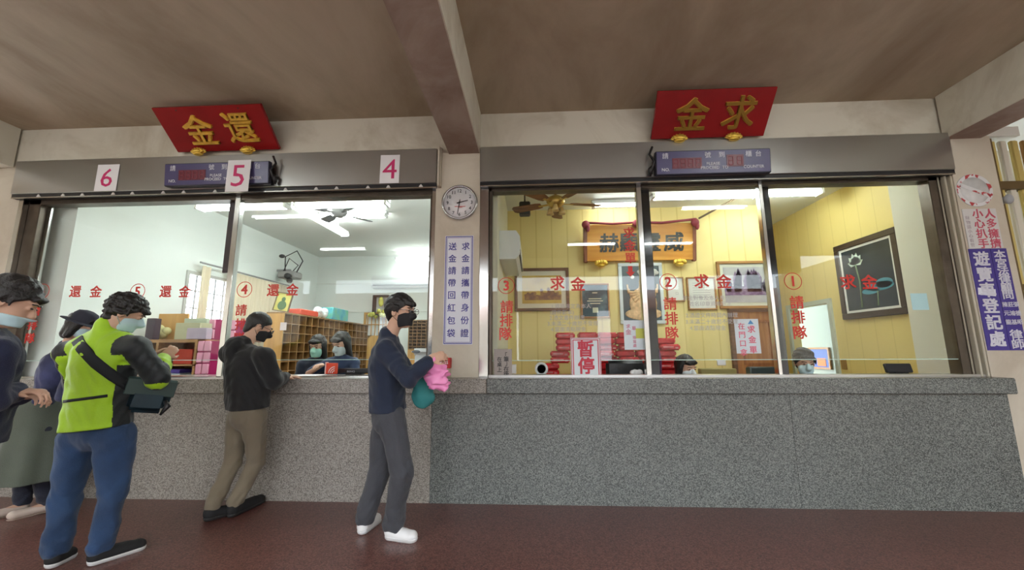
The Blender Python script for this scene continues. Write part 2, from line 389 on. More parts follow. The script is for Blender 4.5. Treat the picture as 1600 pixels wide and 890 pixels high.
words([px_items((('還', 118, 455), ('金', 150, 455)), Yh, .135), px_items((('還', 259, 455), ('金', 289, 455)), Yh, .135), px_items((('請', 56, 485), ('排', 51, 507), ('隊', 47, 528)), Yh, .115)], redtext, pa, Yh)
circled('6', 66, 455, Yh, pa); circled('5', 215, 455, Yh, pa)
Y3 = 4.018
words([px_items((('求', 871, 442), ('金', 903, 443)), Y3, .15), px_items((('請', 792, 479), ('排', 791, 500), ('隊', 790, 521)), Y3, .135), px_items((('求', 983, 363), ('金', 984, 383), ('單', 985, 403)), Y3, .12)], redtext, p3, Y3)
c = at(985, 423, Y3); MB().prism([(c.x+u, Y3, c.z+v) for u, v in ((-.022, .05), (.022, .05), (.022, -.01), (.045, -.01), (0, -.06), (-.045, -.01), (-.022, -.01))], (0, .001, 0)).build('arrow', redtext, p3)
circled('3', 791, 446, Y3, p3)
Y2 = 4.048
words([px_items((('求', 1096, 439), ('金', 1131, 439)), Y2, .15), px_items((('請', 1047, 474), ('排', 1049, 497), ('隊', 1050, 520)), Y2, .135)], redtext, p2, Y2)
circled('2', 1044, 440, Y2, p2)
words([px_items((('求', 1325, 440), ('金', 1358, 440)), Y3, .15), px_items((('請', 1245, 472), ('排', 1247, 495), ('隊', 1250, 519)), Y3, .135)], redtext, p1, Y3)
circled('1', 1239, 439, Y3, p1)
def rows(L, Y, size):
    out = []
    for s_, x, y in L:
        p = at(x, y, Y); out.append((s_, p.x, p.z, size, .0))
    return out
lettering(rows((('1.資格限定為本人', 893, 478), ('(證件影本)', 878, 488), ('2.憑文書件辦理', 886, 496), ('3.未滿二十歲恕不受理', 895, 505), ('4.當面清點現金', 888, 514)), Y3, .052), greytext, p3, Y3, name='small_print')
lettering(rows((('求金對象及本人身分證件', 1112, 465), ('姓名印章資格限定', 1110, 474), ('2.憑證文件時間內辦理', 1112, 492), ('3.未滿二十歲恕不受理', 1112, 502), ('4.當面清點現金', 1106, 512)), Y2, .052), greytext, p2, Y2, name='small_print')
# office windows in the far left wall, seen through the glass
w3 = MB(); w3.box(LX-.08, LX+.02, 5.75, 5.80, .9, 2.6); w3.box(LX-.08, LX+.02, 6.95, 7.0, .9, 2.6); w3.box(LX-.08, LX+.02, 5.8, 6.95, .9, .95); w3.box(LX-.08, LX+.02, 5.8, 6.95, 2.55, 2.6)
win3 = struct('window_3', w3, mat('window_grey', (.5, .5, .48), .4))
mb = MB()
for k in range(1, 6): mb.box(LX-.05, LX-.03, 5.8+k*.19, 5.815+k*.19, .95, 2.55)
for k in range(1, 6): mb.box(LX-.052, LX-.028, 5.8, 6.95, .95+k*.27, .965+k*.27)
mb.build('bars', mat('window_bar', (.25, .25, .26), .5), win3)
# ------------------------------------------------------------------ counter
cnt = thing('service_counter', 'long speckled grey granite service counter running under both glass windows', 'counter', (-.9, 4.1, 0))
cx1 = at(1590, 605, 3.77).x; fx1 = at(1579, 640, 3.83).x
seams = [-6.3, at(672, 730, 3.83).x, at(1246, 730, 3.83).x, fx1]
for i in range(3):
    MB().box(seams[i]+.0015, seams[i+1]-.0015, 3.83, 3.86, 0, .975).build('front_panel', granL if i == 0 else granR, cnt)
tm = at(760, 605, 3.77).x
MB().box(-6.3, tm-.001, 3.77, 4.5, .965, ZT, .006).build('countertop', granL, cnt)
MB().box(tm+.001, cx1, 3.77, 4.31, .965, ZT, .006).build('countertop', granR, cnt)
MB().box(-6.3, fx1, 3.86, 4.06, 0, .965).build('core', pierm, cnt)
# ------------------------------------------------------------------ shutter boxes
def shutter_box(x0, x1, label, hooks):
    t = thing('shutter_box', label, 'shutter box', ((x0+x1)/2, 3.95, 3.08))
    MB().box(x0, x1, 3.90, 3.98, 3.09, 3.475, .004).build('cover', steelm, t)
    MB().box(x0, x1, 3.915, 3.985, 3.045, 3.09).build('bottom_rail', blackm, t)
    MB().box(x0, x1, 3.912, 3.918, 3.040, 3.052).build('lip', chrome, t)
    for x in hooks:
        MB().prism([(x-.022, 3.905, 3.052), (x-.006, 3.905, 3.078), (x+.006, 3.905, 3.078), (x+.022, 3.905, 3.052)], (0, .012, 0)).build('hook', mat('hook_white', (.7, .7, .68), .5), t)
    return t
hk = [at(x, 298, 3.9).x for x in (60, 98, 128, 176, 206, 254, 286, 335, 445, 493, 525, 574, 606, 657)]
shutter_box(-5.75, -.99, 'brushed steel shutter box with white hooks below, over the left window', hk)
shutter_box(-.53, 4.16, 'plain brushed steel shutter box over the right window', [])
MB().box(-.975, -.955, 3.88, 3.95, 3.05, 3.49).box(-.952, -.944, 3.9, 3.95, 3.05, 3.49).build('end_trim', cream)
o = bpy.data.objects['end_trim']; tag(o, 'thin cream and dark end strip at the right end of the hooked shutter box', 'trim strip')
# ------------------------------------------------------------------ plaques
redlac = mat('red_lacquer', (.27, .011, .012), .2, 0, .12, 3)
gold = mat('gold_leaf', (.92, .60, .10), .32, .6, .2, 20)
golddk = mat('dark_gold', (.34, .20, .03), .4, .6)
def plaque(x0, x1, z0, z1, y0, y1, chars, label, bright):
    t = thing('wall_plaque', label, 'plaque', ((x0+x1)/2, y0, z0))
    h = math.hypot(z1-z0, y0-y1); ang = math.atan2(y0-y1, z1-z0)     # leans out at the top
    # local frame: origin bottom centre, z up along the board
    T = Matrix.Translation(((x0+x1)/2, y0, z0)) @ Matrix.Rotation(ang, 4, 'X')
    W_ = x1-x0
    MB().box(-W_/2, W_/2, 0, .035, 0, h, .004).build('board', redlac, t, tf=T)
    it = [(c_, x, z, .33, .010, sx) for c_, x, z, sx in chars]; it0 = [(c_, x, z, .33, .022, sx) for c_, x, z, sx in chars]
    lettering(it0, gold, t, tf=T @ Matrix.Translation((0, -.004, 0)), ex=.006, name='character_outline')
    lettering(it, gold if bright else golddk, t, tf=T @ Matrix.Translation((0, -.014, 0)), ex=.006, name='characters')
    for s_ in (-1, 1):
        mb = MB(); cx = s_*W_*.24 + (-.03 if bright else -.02)
        for n_, rr, hh, yy in ((9, .085, .046, -.035), (7, .06, .05, -.06), (5, .035, .04, -.075)):     # a little gilt lotus
            for k in range(n_):
                a = math.pi*(.08+.84*k/(n_-1)); R = Matrix.Rotation(math.pi/2-a, 3, 'Y')
                mb.ball(Vector((cx+math.cos(a)*rr*.75, yy, -.035+math.sin(a)*rr*.45)), (.013, .010, hh*.62), 8, 6, R)
        mb.ball((cx, -.04, -.045), (.055, .035, .018), 12, 8)
        mb.build('lotus_bracket', gold, t, tf=Matrix.Translation(((x0+x1)/2, y0, z0)))
    for x in (x0+.25, x1-.25): MB().tube([(x, y1+.02, z1-.02), (x, 3.98, z1+.04)], .006).build('hanger', blackm, t)
    return t
plaque(-3.889, -2.728, 3.53, 3.83, 3.92, 3.56, (('金', -.19, .235, 1), ('還', .26, .245, 1)), 'leaning red board with shiny gold characters above the left window', True)
plaque(1.25, 2.384, 3.51, 3.845, 3.92, 3.61, (('金', -.20, .235, 1), ('求', .26, .235, 1)), 'leaning red board with gold-outlined characters above the right window', False)
# ------------------------------------------------------------------ queue displays
navy = mat('navy_panel', (.075, .065, .17), .3); navyd = mat('navy_case', (.02, .02, .045), .35)
lcdred = mat('unlit_display_window', (.14, .012, .03), .3); segm = mat('unlit_segment', (.25, .03, .05), .4)
def seven(mb, x, z, h):
    w_ = h*.5; t_ = h*.09
    for dx, dz, ww, hh in ((0, h/2, w_*.8, t_), (0, 0, w_*.8, t_), (0, -h/2, w_*.8, t_), (-w_/2, h/4, t_, h*.42), (w_/2, h/4, t_, h*.42), (-w_/2, -h/4, t_, h*.42), (w_/2, -h/4, t_, h*.42)):
        mb.box(x+dx-ww/2, x+dx+ww/2, -.003, .0, z+dz-hh/2, z+dz+hh/2)
def display(pc, w_, h, label, side):
    c_ = at(*pc, 3.825); t = thing('queue_display', label, 'display', (c_.x, 3.825, c_.z))
    T = Matrix.Translation((c_.x, 3.825, c_.z)) @ Matrix.Rotation(.10, 4, 'X')
    MB().box(-w_/2, w_/2, 0, .05, -h/2, h/2, .006).build('case', navyd, t, tf=T)
    MB().box(-w_/2+.01, w_/2-.01, -.004, 0, -h/2+.01, h/2-.01).build('face', navy, t, tf=T)
    k = w_/1.12
    wa = MB().box(-.40*k, -.11*k, -.007, -.004, -.065, .045).build('digit_window', lcdred, t, tf=T)
    wb = MB().box(.13*k, .295*k, -.007, -.004, -.055, .065).build('digit_window', lcdred, t, tf=T)
    for x in (-.365, -.292, -.219, -.146, .17, .255):
        mb = MB(); seven(mb, x*k, -.01 if x < 0 else .005, .085); mb.build('digit', segm, wa if x < 0 else wb, tf=T @ Matrix.Translation((0, -.007, 0)))
    its = [('請', -.465*k, .07, .065), ('號', -.05*k, .07, .065), ('到', .085*k, .07, .065), ('櫃', .345*k, .07, .065), ('台', .44*k, .07, .065),
           ('NO.', -.465*k, -.07, .045, .01), ('PLEASE', .0*k, -.02, .042, .01), ('PROCEED  TO', .01*k, -.06, .042, .01), ('COUNTER', .39*k, -.06, .042, .01)]
    lettering(its, mat('display_white', (.75, .76, .82), .5), t, tf=T @ Matrix.Translation((0, -.005, 0)))
    mb = MB(); x = side*(w_/2+.02)
    mb.tube([(x, .03, h/2+.06), (x+side*.03, .03, h/2-.02), (x-side*.005, .0, .02), (x+side*.03, .03, -h/2)], .012)
    mb.tube([(x, .04, -.02), (x+side*.03, .02, -.05), (x+side*.025, .03, -h/2+.02)], .02)
    mb.build('cable', blackm, t, tf=T)
    return t
display((338, 271), 1.16, .245, 'navy ticket number display partly covered by the paper numbered 5', 1)
display((1114, 252.5), 1.12, .245, 'navy ticket number display below the right red board', -1)
# ------------------------------------------------------------------ numbered papers
pinkred = mat('pink_red_marker', (.62, .03, .16), .6)
def sheet(name, label, cat, px, Y, m=paper, th=.002, parent=None, group=None, tilt=0):
    x0, x1, z0, z1 = rect(*px, Y)
    t = thing(name, label, cat, ((x0+x1)/2, Y, z0), group=group)
    MB().box(x0, x1, Y, Y+th, z0, z1).build('sheet', m, t)
    return t, x0, x1, z0, z1
for n, px, Y in (('6', (150, 257, 184, 298), 3.893), ('5', (354, 250, 390, 299), 3.785), ('4', (594, 242, 624, 286), 3.893)):
    t, x0, x1, z0, z1 = sheet('number_paper', ('white paper numbered %s in pink-red ' % n + {'6': 'at the far left end of the hooked shutter box', '4': 'near the right end of the hooked shutter box', '5': ''}[n]) if n != '5' else 'white paper with a thin pink-red number 5 hung over the left ticket display', 'paper sign', px, Y)
    lettering([(n, (x0+x1)/2, (z0+z1)/2, (z1-z0)*.98, -.008 if n != '4' else -.004, 1.05)], pinkred, t, Y-.001)
# ------------------------------------------------------------------ clock
ck = at(717.5, 315, 3.9); R_ = .185
t = thing('wall_clock', 'round silver-rimmed wall clock showing about half past two on the central pier', 'clock', (ck.x, 3.95, ck.z))
MB().lathe((ck.x, 3.948, ck.z), [(0, 0), (R_, 0), (R_+.004, -.02), (R_, -.045), (R_-.012, -.05), (R_-.02, -.045), (R_-.022, -.02), (0, -.02)], 48, 'Y').build('case', mat('silver_rim', (.55, .56, .58), .25, .9), t)
MB().lathe((ck.x, 3.928, ck.z), [(0, 0), (R_-.022, 0), (R_-.022, -.004), (0, -.004)], 48, 'Y').build('dial', mat('dial_white', (.80, .80, .82), .5), t)
for k in range(1, 13):
    a_ = math.pi/2-k*math.pi/6; lettering([(str(k), ck.x+.127*math.cos(a_), ck.z+.127*math.sin(a_), .05, .004)], mat('numeral_grey', (.06, .06, .07), .5), t, 3.922, name='numeral')
MB().box(ck.x-.05, ck.x+.06, 3.921, 3.923, ck.z-.045, ck.z-.04).box(ck.x-.02, ck.x+.03, 3.921, 3.923, ck.z-.055, ck.z-.051).build('red_line', redtext, t)
def hand(deg, L_, w_, nm, y):
    a_ = math.radians(deg); R = Matrix.Rotation(a_, 4, 'Y'); T = Matrix.Translation((ck.x, y, ck.z)) @ R
    MB().prism([(-w_, 0, -.03), (w_, 0, -.03), (w_*.6, 0, L_), (-w_*.6, 0, L_)], (0, .002, 0)).build(nm, blackm, t, tf=T)
hand(76, .09, .006, 'hour_hand', 3.917); hand(189, .13, .0045, 'minute_hand', 3.913)
MB().lathe((ck.x, 3.92, ck.z), [(.009, 0), (.009, -.009)], 16, 'Y').build('hub', blackm, t)
# ------------------------------------------------------------------ notice on the central pier
bluetext = mat('blue_ink', (.035, .03, .28), .5)
t, x0, x1, z0, z1 = sheet('notice_board', 'tall white notice with a blue border and two columns of blue characters', 'notice', (694, 368, 739, 538), 3.945, mat('notice_white', (.74, .76, .84), .5), .005)
MB().frame(x0+.006, x1-.006, z0+.006, z1-.006, .008, 3.9445, 3.9455).frame(x0+.02, x1-.02, z0+.02, z1-.02, .004, 3.9445, 3.9455).build('border', bluetext, t)
cxm = (x0+x1)/2; n = 8; hh = (z1-z0-.1)/n
for dx, col in ((-.068, '送金請帶回紅包袋'), (.068, '求金請攜帶身份證')):
    lettering([(c_, cxm+dx, z1-.05-hh*(k+.5), .085, .012) for k, c_ in enumerate(col)], bluetext, t, 3.944)
# ------------------------------------------------------------------ signs on the right pier
p = at(1523, 297, 3.945)
t = thing('no_smoking_sign', 'worn round sign with a peeling red ring and pale patches on the right pier', 'sign', (p.x, 3.945, p.z))
wm, nt, b_ = nodes_of('peeled_print'); tc = nt.nodes.new('ShaderNodeTexCoord'); nz = nt.nodes.new('ShaderNodeTexNoise'); nz.inputs['Scale'].default_value = 14
rp = nt.nodes.new('ShaderNodeValToRGB'); rp.color_ramp.elements[0].position = .52; rp.color_ramp.elements[1].position = .56
rp.color_ramp.elements[0].color = (.75, .76, .78, 1); rp.color_ramp.elements[1].color = (.5, .05, .06, 1)
nt.links.new(tc.outputs['Object'], nz.inputs[0]); nt.links.new(nz.outputs['Fac'], rp.inputs[0]); nt.links.new(rp.outputs[0], b_.inputs['Base Color'])
MB().lathe((p.x, 3.95, p.z), [(0, 0), (.168, 0), (.168, -.004), (0, -.004)], 40, 'Y').build('disc', mat('faded_white', (.70, .71, .72), .4, 0, .12, 12), t)
mb = MB(); ring(mb, p, .165, .032, 3.944); mb.build('red_ring', wm, t)
MB().box(p.x-.14, p.x+.14, 3.944, 3.945, p.z-.018, p.z+.018, 0, Matrix.Rotation(-math.radians(-25), 3, 'Y')).build('bar', wm, t)
pinkt = mat('faded_red_print', (.62, .10, .16), .5); pinkg = mat('faded_grey_print', (.45, .40, .44), .5)
x0_, z1_ = at(1505, 326, 3.945).x, at(1530, 326, 3.945).z; z0_ = at(1530, 388, 3.945).z
t = thing('warning_sign', 'white warning sign with faded red and grey characters above the purple sign', 'sign', (x0_+.16, 3.945, z0_))
X0s = p.x-.155; X1s = p.x+.155
MB().box(X0s, X1s, 3.944, 3.949, z0_, z1_).build('sheet', mat('sign_white', (.66, .66, .66), .5), t)
st = (z1_-z0_)/4; its = []
for k, ch in enumerate('人多擁擠'): its.append((ch, X1s-.065, z1_-st*(k+.5), .1, .02))
for k, ch in enumerate('小心扒手'): its.append((ch, X1s-.175, z1_-st*(k+.5), .1, .02))
lettering(its, pinkt, t, 3.943)
lettering([(ch, X0s+.035, z1_-.09-.045*k, .04) for k, ch in enumerate('財物請小心看管')][:7], pinkg, t, 3.943, name='small_print')
z1p = z0_-.003; z0p = at(1560, 547, 3.945).z
purple = mat('purple_sign_blue', (.055, .035, .26), .45); lett = mat('sign_letter_white', (.66, .66, .74), .5)
t = thing('lawyer_sign', 'tall purple-blue sign of two white text columns on the right pier', 'sign', (p.x+.03, 3.945, z0p))
X0p, X1p = p.x-.165, p.x+.235
xm = p.x+.03
MB().box(X0p, xm-.002, 3.943, 3.949, z0p, z1p).build('board', purple, t); MB().box(xm+.002, X1p-.06, 3.943, 3.949, z0p, z1p).build('board', purple, t)
H_ = z1p-z0p; its = []; its2 = []
for ch, f_ in zip('遊覽車登記處', (.10, .26, .415, .57, .73, .89)): its.append((ch, (X0p+xm)/2, z1p-H_*f_, .145, .035))
for ch, f_ in zip('本宮法律顧問', (.06, .145, .225, .305, .385, .465)): its2.append((ch, (xm+X1p-.06)/2, z1p-H_*f_, .09, .03, 1.2))
for ch, f_ in zip('律師', (.85, .94)): its2.append((ch, (xm+X1p-.06)/2, z1p-H_*f_, .095, .03, 1.2))
for k, row in enumerate(('陳莊張', '元鴻德', '龍基昭')):
    for j, ch in enumerate(row): its2.append((ch, xm+.03+.05*j, z1p-H_*(.56+.085*k), .05, .02))
lettering(its, lett, t, 3.942); lettering(its2, lett, t, 3.942)
MB().box(X0p+.01, xm-.03, 3.9405, 3.9415, z1p-H_*.47, z1p-H_*.40, 0, Matrix.Rotation(.12, 3, 'Y')).build('pale_tape', mat('tape_pale', (.75, .77, .85), .4), t)
# ------------------------------------------------------------------ gate and gap at the far right
ygate = mat('yellow_slat', (.62, .50, .16), .4); wslat = mat('pale_slat', (.72, .70, .6), .4)
mb = MB(); mb.box(4.585, 4.66, 4.0, 4.12, 0, 3.45); mb.box(4.66, 6.5, 4.02, 4.12, 2.92, 3.0)
mb.box(4.66, 6.5, 4.02, 4.12, 1.9, 1.96)
door = struct('door_1', mb, mat('bronze_frame', (.16, .11, .045), .4, .4))
k = 0; x = 4.68
while x < 6.4:
    w_ = .07
    MB().box(x, x+w_, 4.05, 4.09, 0, 3.45, .01).build('slat', (ygate, wslat, mat('orange_slat', (.40, .22, .07), .5))[(0, 1, 0, 2)[k % 4]], door); x += .11; k += 1
struct('wall_side_room', MB().box(4.6, 9, 5.2, 5.3, 0, 4.2), mat('side_room_wall', (.60, .58, .46), .7))
struct('ceiling_side_room', MB().box(4.6, 9, 4.0, 5.3, 3.9, 4.0), wceil)
MB().ball((4.62, 3.93, 2.78), (.035, .03, .05)).box(4.60, 4.64, 3.95, 4.02, 2.75, 2.81).build('door_lamp', mat('grey_plastic', (.4, .42, .45), .3))
tag(bpy.data.objects['door_lamp'], 'small grey plastic lamp on the bronze door post beside the round sign', 'lamp')
# ------------------------------------------------------------------ things standing on or behind the counter
wpl = mat('white_plastic', (.78, .78, .80), .35); dkpl = mat('dark_plastic', (.015, .016, .02), .3)
def thermometer(px, Y, label, s=1.0):
    p_ = at(*px, Y); t = thing('thermometer_dispenser', label, 'thermometer', (p_.x, Y, ZT))
    T = Matrix.Translation((p_.x, Y, 0))
    MB().box(-.085*s, .09*s, -.02, .03, ZT+.001, p_.z-.03, .01).build('stand', mat('stand_white', (.7, .72, .75), .5), t, tf=T)
    MB().box(-.12*s, .12*s, -.05, .04, p_.z-.035, p_.z+.035, .03).build('body', wpl, t, tf=T)
    MB().ball((.085*s, -.052, p_.z), (.012, .006, .012)).build('button', dkpl, t, tf=T)
    MB().ball((-.06*s, -.052, p_.z), (.045*s, .006, .018)).build('sensor', mat('grey_sensor', (.13, .14, .17), .3), t, tf=T)
    return t
th = thermometer((1497, 545), 4.2, 'white thermometer on a white stand by the right jamb of the window')
lettering([('START', at(1497, 575, 4.17).x, 1.17, .03), ('HAND', at(1497, 575, 4.17).x, 1.14, .03)], mat('pink_print', (.8, .1, .2), .5), th, 4.178)
thermometer((661, 549), 4.25, 'white thermometer behind the walking man, by the central pier')
x0, x1, z0, z1 = rect(682, 560, 703, 593, 3.88)
t = thing('donation_box', 'small red and beige box against the central pier beside the walking man', 'box', ((x0+x1)/2, 3.88, ZT))
MB().box(x0, x1, 3.87, 3.94, ZT+.001, 1.19, .004).build('body', mat('beige_box', (.5, .42, .32), .6), t)
MB().box(x0-.004, x1+.004, 3.866, 3.944, 1.19, 1.29, .004).build('lid', mat('red_box', (.5, .02, .02), .5), t)
lettering([('PRESS', (x0+x1)/2, 1.245, .04, .01)], paper, t, 3.8655)
# stop sign behind the glass
t, x0, x1, z0, z1 = sheet('pause_sign', 'white sign with a double red border and two large red characters on the counter', 'sign', (892, 527, 939, 590), 4.01, mat('grey_white_card', (.62, .68, .70), .5), .004)
MB().frame(x0+.004, x1-.004, z0+.004, z1-.004, .006, 4.008, 4.0095).frame(x0+.02, x1-.02, z0+.02, z1-.02, .009, 4.008, 4.0095).build('border', mat('crimson', (.5, .015, .04), .5), t)
lettering([('暫', (x0+x1)/2, z0+(z1-z0)*.72, .165, .035), ('停', (x0+x1)/2, z0+(z1-z0)*.30, .165, .035)], mat('crimson', (0, 0, 0)), t, 4.0085)
t, x0, x1, z0, z1 = sheet('handwritten_card', 'grey-brown card with black brushed characters in the left corner of the right window', 'card', (772, 545, 800, 591), 4.012, mat('kraft_card', (.36, .31, .28), .7), .003)
lettering([(c_, x0+(x1-x0)*.68, z1-.05-.048*k, .055, .02) for k, c_ in enumerate('「筆」在後面')]+[(c_, x0+(x1-x0)*.3, z1-.1-.05*k, .05, .02) for k, c_ in enumerate('在桌上')], blackm, t, 4.011)
t, x0, x1, z0, z1 = sheet('form_poster', 'white printed form with a yellow patch hanging by the middle mullion of the right window', 'poster', (975, 500, 1007, 546), 4.045, mat('form_white', (.72, .74, .82), .6), .002)
MB().box(x0+(x1-x0)*.58, x1-.012, 4.0425, 4.0445, z0+(z1-z0)*.38, z0+(z1-z0)*.72).build('yellow_patch', mat('yellow_print', (.62, .60, .08), .6), t)
lettering([('求', x0+.045, z1-.06, .045), ('金', x0+.045, z1-.115, .06), ('單', x0+.1, z1-.08, .045), ('填', x0+.1, z0+.12, .035), ('寫', x0+.1, z0+.08, .035), ('處', x0+.1, z0+.04, .035)], pinkred, t, 4.043)
t, x0, x1, z0, z1 = sheet('form_notice', 'white hanging notice with pink characters in front of the brown door', 'notice', (1149, 498, 1187, 552), 4.062, mat('form_white', (0, 0, 0)), .002)
w_ = x1-x0
lettering([(c_, x0+w_*.68, z1-.1-.1*k, .075, .02) for k, c_ in enumerate('求金單')]+[(c_, x0+w_*.28, z1-.07-.085*k, .07, .01) for k, c_ in enumerate('在門口拿')], mat('pink_print', (.8, .1, .2), .5), t, 4.061)
MB().prism([(x0+w_*.56, 4.06, z1-.05), (x0+w_*.8, 4.06, z1-.05), (x0+w_*.68, 4.06, z1-.01)], (0, .001, 0)).build('blue_mark', mat('blue_mark', (.05, .25, .6), .5), t)
t, x0, x1, z0, z1 = sheet('pale_sticker', 'pale blue sticker on the right pane beside the painting of the lotus', 'sticker', (1424, 458, 1450, 484), 4.03, mat('pale_blue', (.5, .72, .78), .4), .001)
# tape roll, tissue, small items on the counter
p_ = at(846, 578, 4.2)
MB().lathe((p_.x, 4.2, ZT+.068), [(.045, 0), (.068, 0), (.068, .05), (.045, .05), (.045, 0)], 32, 'Y').build('tape_roll', mat('tape_white', (.6, .62, .6), .4))
tag(bpy.data.objects['tape_roll'], 'white roll of tape standing on edge left of the red packs', 'tape')
p_ = at(802, 575, 4.2)
MB().box(p_.x-.03, p_.x+.03, 4.18, 4.24, ZT+.021, ZT+.115, .003).build('small_carton', mat('carton', (.75, .74, .72), .5))
tag(bpy.data.objects['small_carton'], 'tiny white carton beside the grey-brown handwritten card', 'box')
for px, lb in (((998, 588), 'white crumpled tissue on the counter in front of the black chair'),):
    p_ = at(*px, 4.2); mb = MB()
    for k in range(7): mb.ball((p_.x+random.uniform(-.06, .06), 4.2+random.uniform(-.03, .03), ZT+.028), (.035, .03, .024+random.uniform(0, .01)), 10, 8)
    tag(mb.build('tissue', mat('tissue_white', (.75, .75, .76), .8)), lb, 'tissue')
# long closed umbrella leaning at the mullion
p_ = at(1027, 590, 4.22); q_ = at(1019, 505, 4.22)
t = thing('closed_umbrella', 'closed purple umbrella standing behind the middle mullion of the right window', 'umbrella', (p_.x, 4.22, ZT))
MB().tube([(p_.x, 4.22, ZT+.01), (p_.x, 4.22, ZT+.15), (p_.x-.005, 4.22, ZT+.27), (q_.x, 4.22, ZT+.33)], [.045, .055, .04, .012], 12).build('canopy', mat('purple_nylon', (.13, .03, .11), .5), t)
MB().tube([(q_.x, 4.22, ZT+.3), (q_.x, 4.22, ZT+.62)], .01).build('handle', dkpl, t)
p_ = at(1404, 581, 4.25)
t = thing('card_reader', 'small black desk display near the right end of the counter', 'device', (p_.x, 4.25, ZT))
MB().box(p_.x-.13, p_.x+.12, 4.23, 4.26, ZT+.02, ZT+.11, .006, Matrix.Rotation(-.25, 3, 'X')).build('screen', dkpl, t)
MB().box(p_.x-.06, p_.x+.06, 4.2, 4.29, ZT+.001, ZT+.025, .005).build('base', dkpl, t)
# left window: red sign, monitor, papers
p0, p1_, z0, z1 = rect(508, 567, 525, 592, 4.2)
t = thing('red_display_box', 'small orange-red card box standing on the counter beside the black monitor', 'box', ((p0+p1_)/2, 4.2, ZT))
MB().box(p0+.012, p1_, 4.19, 4.24, ZT+.021, z1, .003).build('body', mat('orange_red_card', (.68, .06, .02), .5), t)
MB().box(p0, p0+.011, 4.19, 4.24, ZT+.021, z1+.01).build('side', mat('pinkish_card', (.7, .45, .42), .5), t)
mb = MB()
for r_ in (.025, .045, .065):
    mb.tube([(p1_-.01-r_*math.cos(a_), 4.188, ZT+.03+r_*math.sin(a_)) for a_ in [i*math.pi/16 for i in range(0, 9)]], .004, 5)
mb.build('arc_print', paper, t)
x0, x1, z0, z1 = rect(525, 575, 580, 590, 4.38)
t = thing('monitor', 'low wide black monitor seen from behind on the left counter', 'monitor', ((x0+x1)/2, 4.38, ZT))
MB().box(x0, x1, 4.36, 4.40, ZT+.02, z1, .008).build('back_shell', dkpl, t)
MB().box((x0+x1)/2-.09, (x0+x1)/2+.09, 4.37, 4.46, ZT+.001, ZT+.02, .004).build('foot', dkpl, t)
lettering([('BENQ', (x0+x1)/2-.02, z1-.035, .028, .01, 1.2)], mat('grey_print', (.4, .42, .45), .4), t, 4.357)
p_ = at(485, 592, 4.15)
MB().box(p_.x-.13, p_.x+.14, 3.98, 4.22, ZT+.013, ZT+.017).build('paper_sheet', paper)
tag(bpy.data.objects['paper_sheet'], 'white paper sheet on the counter in front of the man in the black hoodie', 'paper')
p_ = at(346, 573, 4.3)
t = thing('cup', 'small cream cup standing by the mullion of the left window', 'cup', (p_.x, 4.3, ZT))
MB().lathe((p_.x, 4.3, ZT+.001), [(0, 0), (.028, 0), (.036, .1), (.032, .1), (.025, .01), (0, .01)], 20).build('body', mat('cream_ceramic', (.6, .56, .42), .4), t)
MB().ball((p_.x, 4.3, ZT+.11), (.034, .034, .03)).build('lid', mat('cream_ceramic', (0, 0, 0)), t)
# ------------------------------------------------------------------ lamps
tube_m = mat('lit_tube', (1, 1, 1), .5, emit=(.93, 1.0, .98), estr=LAMP)
lampw = mat('lamp_housing', (.8, .8, .8), .4)
def lamp(x, y, z, L_, rz, label, group=None, ceil=None, n=2):
    t = thing('tube_lamp', label, 'ceiling lamp', (x, y, z), rz, group)
    T = Matrix.Translation((x, y, z)) @ Matrix.Rotation(rz, 4, 'Z')
    MB().box(-L_/2, L_/2, -.05, .05, 0, .05, .005).build('housing', lampw, t, tf=T)
    for s_ in ((-1, 1) if n == 2 else (0,)):
        MB().tube([(-L_/2+.03, s_*.05, -.025), (L_/2-.03, s_*.05, -.025)], .016, 10).build('tube', tube_m, t, tf=T)
    for s_ in (-1, 1): MB().box(s_*(L_/2-.03)-.015, s_*(L_/2-.03)+.015, -.07, .07, -.05, 0).build('end_cap', lampw, t, tf=T)
    if ceil:
        mb = MB()
        for s_ in (-1, 1): mb.tube([(s_*L_*.35, 0, .05), (s_*L_*.35, 0, ceil-z)], .006, 6)
        mb.build('rod', lampw, t, tf=T)
    return t
lamp(2.0, 4.5, 3.13, 1.24, 0, 'glaring twin tube lamp behind the middle pane of the right window', ceil=RZ)
lamp(1.25, 5.6, RZ-.055, .75, 0, 'tube lamp on the office ceiling beside the wooden fan', n=1)
lamp(3.3, 5.3, RZ-.055, 1.2, 0, 'tube lamp on the ceiling near the painting of the lotus')
lamp(-3.62, 4.62, 3.17, 1.2, 0, 'glaring twin tube lamp left of the left window mullion', ceil=LZ)
lamp(-2.35, 4.62, 3.17, 1.2, 0, 'glaring twin tube lamp right of the left window mullion', ceil=LZ)
lamp(-3.4, 5.9, 3.45, 1.9, math.radians(88), 'long tube lamp running away from the viewer on the left office ceiling', ceil=LZ)
lamp(-1.25, 5.1, 3.4, 1.2, math.radians(80), 'bright tube lamp beside the central pier in the left office', ceil=LZ)
a_, b_ = at(500, 343, 6.3), at(605, 343, 6.3)
lamp((a_.x+b_.x)/2, 6.3, LZ-.056, b_.x-a_.x, 0, 'tube lamp beyond the dark ceiling fan in the left office')
lamp(-2.6, 9.05, 3.5, 1.25, 0, 'farthest tube lamp over the white air conditioner', ceil=LZ)
# lamps of the open hall
for i, (x, y) in enumerate(((-4.6, 1.2), (-4.6, -1.2), (3.2, 1.2), (3.2, -1.2), (1.4, -1.2))):
    if i == 0: hall0 = lamp(x, y, Zc-.056, 1.2, 0, 'tube lamp on the hall ceiling behind the viewer', 'hall ceiling lamps')
    else:
        c_ = copy_tree(hall0); c_.location = (x, y, Zc-.056)
